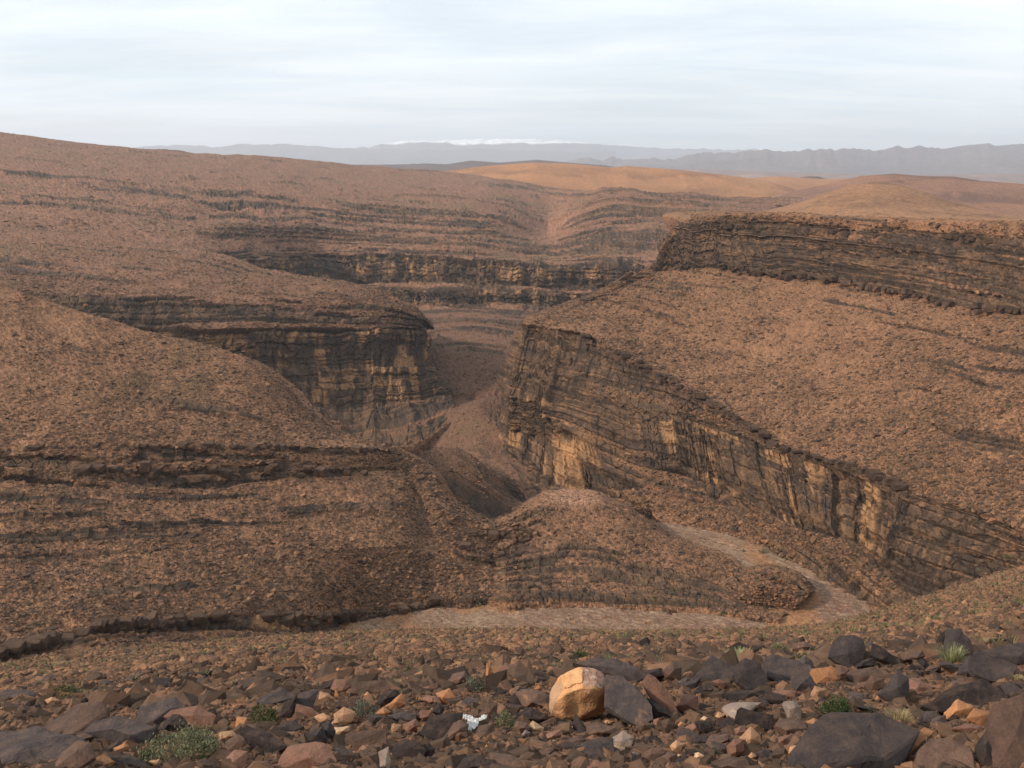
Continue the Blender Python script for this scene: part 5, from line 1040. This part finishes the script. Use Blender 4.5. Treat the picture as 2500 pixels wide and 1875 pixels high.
def shrub(px_, py, wp, hp, kind, label, name='shrub', cat='shrub', seed=1, stems=60):
    g = hit(px_, min(py, 1900)); sc = g.y / F * 1.12; w, h = wp * sc, hp * sc * 1.1
    root = bpy.data.objects.new(name, None); col.objects.link(root); root.location = g; tag(root, label, cat)
    if kind in ('straw', 'pale'):
        V, Fc = blades(int(520), w * .8, h, max(.0035, w * .012), .75, seed); mesh_obj('blades', V, Fc, PM[kind], parent=root)
        V, Fc = blades(90, w * .6, h * .75, max(.003, w * .01), .9, seed + 5); mesh_obj('dry_blades', V, Fc, PM['stem'], parent=root)
    else:
        V, Fc = blades(stems, w * .35, h * .95, max(.0025, w * .008), 1.15, seed, droop=.05); mesh_obj('stems', V, Fc, PM['stem'], parent=root)
        V, Fc = leafy(int(3200 if wp > 150 else 1500), w, h, .045 * w if wp > 150 else .085 * w, seed + 3); mesh_obj('leaves', V, Fc, PM[kind], parent=root)
    return root
SHR = [(440,1868,215,92,'grey','large grey-green shrub at the bottom left with thin dry stems sticking out'),
 (165,1718,88,46,'mid','low olive shrub alone on the left, behind the long tilted slab'),
 (645,1768,82,44,'mid','dull green shrub below the long low slate slab, left of centre'),
 (884,1748,70,42,'ash','small grey shrub behind the three tan stones'),
 (1160,1688,66,38,'ash','small rounded grey shrub above the white plastic scrap'),
 (963,1686,50,34,'straw','straw-grey tuft between flat slate stones, upper middle'),
 (1232,1776,56,46,'grey','grey-green shrub between the white plastic scrap and the big boulder'),
 (1802,1620,112,46,'pale','pale grass tuft on top of the big smooth slate block'),
 (1902,1606,60,34,'grey','yellow-green tuft right of the pale grass tuft'),
 (2324,1618,80,60,'pale','yellow-green tuft in front of the split slate rock'),
 (2042,1756,84,66,'green','round dark green bush above the largest slate slab'),
 (2196,1770,92,46,'straw','straw-coloured shrub above the largest slate slab, right of the green bush'),
 (2121,1740,32,20,'ash','tiny grey tuft between the green bush and the straw-coloured shrub'),
 (1000,1648,42,20,'mid','small green tuft on the upper edge of the rubble, left of centre'),
 (1743,1842,34,24,'ash','tiny grey plant among small stones left of the largest slate slab'),
 (1405,1610,60,20,'mid','low dark tuft above the big boulder'),
 (2485,1668,40,26,'straw','straw tuft by the slate slab at the right edge'),
 (2398,1576,34,22,'straw','small straw tuft behind the split slate rock, near the right edge'),
 (1140,1640,30,18,'mid','small bright green tuft above the flat orange stone')]
for i, s_ in enumerate(SHR): shrub(*s_, seed=100 + i * 7, stems=110 if i == 0 else 50)
def dry_twigs():
    g = hit(2262, 1835); root = bpy.data.objects.new('dry_twigs', None); col.objects.link(root); root.location = g; tag(root, 'bare whitish dry twigs lying over the red-brown stone at the bottom right', 'twigs')
    r_ = random.Random(4); m = leaf_mat('bleached_twig', (.42, .35, .28), (.5, .43, .36)); sc = g.y / F * 1.1
    for k, (a, b) in enumerate([((2236,1858),(2270,1806)),((2250,1832),(2288,1818)),((2262,1822),(2262,1800)),((2218,1856),(2226,1834)),((2300,1850),(2345,1866)),((2310,1842),(2338,1848)),((2255,1865),(2240,1880))]):
        p0 = Vector([float(q) for q in at(a[0], a[1], g.y - .12)]); p1 = Vector([float(q) for q in at(b[0], b[1], g.y - .10)]); V = []; Fc = []
        side = Vector((0.4, 0, 1)).cross(p1 - p0).normalized(); up = side.cross(p1 - p0).normalized(); n = 5
        for i in range(n + 1):
            t = i / n; c = p0.lerp(p1, t) + side * r_.uniform(-1, 1) * sc * 1.5 * (0 < i < n); rr_ = sc * (1.5 - 1.0 * t)
            for q in range(4): ang = q * math.pi / 2; V.append(c - g + side * math.cos(ang) * rr_ + up * math.sin(ang) * rr_)
            if i:
                b_ = (i - 1) * 4
                for q in range(4): Fc.append((b_ + q, b_ + (q + 1) % 4, b_ + 4 + (q + 1) % 4, b_ + 4 + q))
        mesh_obj('twig', V, Fc, m, parent=root)
dry_twigs()
# dry grass and dwarf scrub on the open slopes: one mesh per patch of hillside
def ground_scrub():
    V = []; Fc = []; Cc = []
    for (n, y0, y1, sz) in ((420, 8, 25, .13), (1500, 20, 70, .26), (2200, 60, 185, .5)):
        P = ground_pts(n, y0, y1, xpad=0)
        k = (rng.random(n) < .45 + .55 * sstep(900, 1900, project(P)[:, 0]))
        for p in P[k]:
            g = sz * rng.uniform(.5, 1.3); c = rng.random(); cc = np.array([.20, .165, .085]) * (1 - c) + np.array([.12, .13, .06]) * c
            for _ in range(16):
                a = rng.uniform(0, 6.28); le = rng.uniform(.1, 1.1); d = np.array([math.cos(a) * math.sin(le), math.sin(a) * math.sin(le), math.cos(le)]) * g * rng.uniform(.5, 1); q = np.array([-math.sin(a), math.cos(a), 0]) * g * .07
                b = len(V); V += [p - q, p + q, p + d]; Fc.append((b, b + 1, b + 2)); Cc += [cc] * 3
    m, t, b_ = new_mat('scrub', .9, .1); a = N(t, 'ShaderNodeAttribute', attribute_name='col'); t.links.new(a.outputs['Color'], b_.inputs['Base Color'])
    mesh_obj('scrub', V, Fc, m, Cc, kind='stuff')
ground_scrub()
BUSH = {}
def valley_bushes():
    """green bushes seen as dots in the wash and on the right-hand slope"""
    spots = [(1302,1432,14),(1738,1327,17),(1288,1388,16),(1640,1452,15),(1812,1347,12),(1858,1350,14),(1870,1348,12),(1920,1372,13),(1705,1512,12),(1688,1485,11),(1768,1500,14),(1600,1462,11),(1164,1480,22),(1175,1470,17),
      (2283,1006,11),(2460,995,16),(2470,1028,12),(2200,1065,9),(2296,840,10),(2205,925,9),(2460,1365,16),(2390,1395,14),(2145,1410,13),(2180,1440,11),(2135,1385,10),(1620,1150,12),(1575,1230,10)]
    for i, (x, y, w) in enumerate(spots):
        Y = None
        d = Vector([float(q) for q in at(x, y, 1.0)]).normalized(); h = DG.ray_cast(Vector((0, 0, 0)) + d * 20, d)
        if not h[0]: continue
        p, Y = h[0], h[0].y; sc = Y / F
        root = bpy.data.objects.new('bush', None); col.objects.link(root); root.location = p
        where = 'of those in the wash' if x < 2000 and y > 1320 else 'on the long stony slope at the right' if x > 2000 and y < 1200 else 'on the canyon edge at the right' if x > 2000 else 'on the gorge cliffs'
        tag(root, 'distant small green bush ' + where, 'bush', 'small bushes ' + where); BUSH.setdefault(where, []).append((x, root))
        V, Fc = leafy(170, w * sc, w * sc * .75, w * sc * .22, 500 + i); mesh_obj('leaves', V, Fc, PM['mid' if i % 3 else 'grey'], parent=root)
        V, Fc = blades(6, w * sc * .3, w * sc * .6, .05 * w * sc, .8, 700 + i); mesh_obj('stems', V, Fc, PM['stem'], parent=root)
class _DG:
    trees = []
    def ray_cast(self, o, d):
        best = (None, None, None, 1e9)
        for t in self.trees:
            h = t.ray_cast(o, d, 3000)
            if h[0] is not None and h[3] < best[3]: best = h
        return best
DG = _DG()
for nm in ('wash_knoll', 'canyon_side', 'wash_bed', 'near_slope', 'spur_hillside'):
    me = bpy.data.objects[nm].data; nv = len(me.vertices); co = np.empty(nv * 3, f32); me.vertices.foreach_get('co', co); nl_ = len(me.loops); li = np.empty(nl_, np.int32); me.loops.foreach_get('vertex_index', li); fcs = li.reshape(-1, 4)
    # coarse copy of the surface for placing: every face whose corner index is a multiple of 3 in both directions is too patchy, so keep faces in view only
    P_ = co.reshape(-1, 3); pr = project(P_[fcs[:, 0]]); k = np.zeros(len(fcs), bool)
    for (x, y) in [(1302,1432),(1738,1327),(1288,1388),(1640,1452),(1812,1347),(1858,1350),(1870,1348),(1920,1372),(1705,1512),(1688,1485),(1768,1500),(1600,1462),(1164,1480),(1175,1470),(2283,1006),(2460,995),(2470,1028),(2200,1065),(2296,840),(2205,925),(2460,1365),(2390,1395),(2145,1410),(2180,1440),(2135,1385),(1620,1150),(1575,1230)]:
        k |= (np.abs(pr[:, 0] - x) < 9) & (np.abs(pr[:, 1] - y) < 9)
    if k.any(): DG.trees.append(BVHTree.FromPolygons(P_.tolist(), fcs[k].tolist()))
valley_bushes()
for where, lst in BUSH.items():
    for n_, (x, o) in enumerate(sorted(lst, key=lambda q: q[0])):
        o['label'] = 'small bush, %s from the left %s' % (['first', 'second', 'third', 'fourth', 'fifth', 'sixth', 'seventh', 'eighth', 'ninth', 'tenth', 'eleventh', 'twelfth', 'thirteenth', 'fourteenth', 'fifteenth', 'sixteenth'][n_], where)

# ------------------------------------------------------------------ litter
def scrap(name, outl, colr, label, cat, Yoff=.03, amp=.02, seed=1, rough=.5):
    pts = [to_px('C' if False else 'B', x, y) for x, y in outl]; by = max(p[1] for p in pts); g = hit(sum(p[0] for p in pts) / len(pts), by); sc = g.y / F * 1.12
    r_ = random.Random(seed); bm = bmesh.new(); vs_ = []
    for x, y in pts: vs_.append(bm.verts.new(Vector([float(q) for q in at(x, y, g.y - Yoff + (by - y) * sc * 1.0)]) - g))
    bm.faces.new(vs_); bmesh.ops.triangulate(bm, faces=bm.faces)
    for _ in range(3): bmesh.ops.subdivide_edges(bm, edges=bm.edges[:], cuts=1, use_grid_fill=True)
    for v in bm.verts: v.co += Vector((r_.gauss(0, 1) * .25, r_.gauss(0, 1), r_.gauss(0, 1) * .6)) * amp * .6
    bmesh.ops.solidify(bm, geom=bm.faces[:], thickness=.0015)
    me = bpy.data.meshes.new(name); bm.to_mesh(me); bm.free(); m, t, b = new_mat(name + '_plastic', rough, .4)
    na = N(t, 'ShaderNodeTexNoise', inp={'Scale': 30.0}); tcc = N(t, 'ShaderNodeTexCoord'); t.links.new(tcc.outputs['Object'], na.inputs['Vector'])
    mx = N(t, 'ShaderNodeMix', data_type='RGBA'); mx.inputs[6].default_value = (*colr, 1); mx.inputs[7].default_value = (*[c * .8 for c in colr], 1); t.links.new(na.outputs[0], mx.inputs[0]); t.links.new(mx.outputs[2], b.inputs['Base Color'])
    me.materials.append(m); o = bpy.data.objects.new(name, me); col.objects.link(o); o.location = g; tag(o, label, cat)
scrap('plastic_scrap', [(1665,850),(1700,852),(1740,858),(1765,880),(1800,880),(1830,852),(1866,855),(1850,885),(1800,905),(1790,940),(1750,975),(1715,980),(1705,930),(1712,895),(1680,880)], (.62, .62, .60), 'torn piece of whitish plastic sheeting caught between dark stones left of the boulder', 'litter', amp=.006)
scrap('green_scrap', [(2195,565),(2225,560),(2245,572),(2240,588),(2205,582)], (.06, .42, .07), 'tiny bright green plastic scrap left of the big boulder', 'litter', amp=.002)
for i, (x, y, lb) in enumerate([(2240,1682,'tiny white chip on the ground right of the dark pyramid-shaped block, left one of two'),(2256,1681,'tiny white chip on the ground right of the dark pyramid-shaped block, right one of two'),(1133,1838,'tiny white chip on bare soil left below the big boulder'),(2029,1782,'small white fleck on top of the largest slate slab'),(1868,1648,'tiny white chip beside the broad brown-stained slate block')]):
    g = hit(x, y); sc = g.y / F * 1.1; hm = HM[i].copy(); m, t, b = new_mat('white_chip', .7, .2); b.inputs['Base Color'].default_value = (.72, .70, .66, 1); hm.materials.append(m)
    o = bpy.data.objects.new('chip', hm); col.objects.link(o); o.location = g + Vector((0, -.03 if i != 3 else -.28, .01 if i != 3 else .14)); o.scale = (sc * 9, sc * 7, sc * 3); o.rotation_euler = (.3, .2, i * 1.3); tag(o, lb, 'white chip')
# ------------------------------------------------------------------ the air between here and the mountains
def haze():
    V = [(x, y, z) for x in (-32500, 32500) for y in (-500, 34000) for z in (-192, 800)]
    Fc = [(0, 1, 3, 2), (4, 6, 7, 5), (0, 4, 5, 1), (2, 3, 7, 6), (0, 2, 6, 4), (1, 5, 7, 3)]
    m = bpy.data.materials.new('haze_air'); m.use_nodes = True; t = m.node_tree; t.nodes.clear()
    o_ = t.nodes.new('ShaderNodeOutputMaterial'); v = t.nodes.new('ShaderNodeVolumePrincipled')
    v.inputs['Color'].default_value = (.80, .89, 1.0, 1); v.inputs['Density'].default_value = HAZE; v.inputs['Anisotropy'].default_value = .2
    t.links.new(v.outputs[0], o_.inputs['Volume'])
    mesh_obj('haze', V, Fc, m, kind='stuff')
HAZE = 0.62e-4
haze()
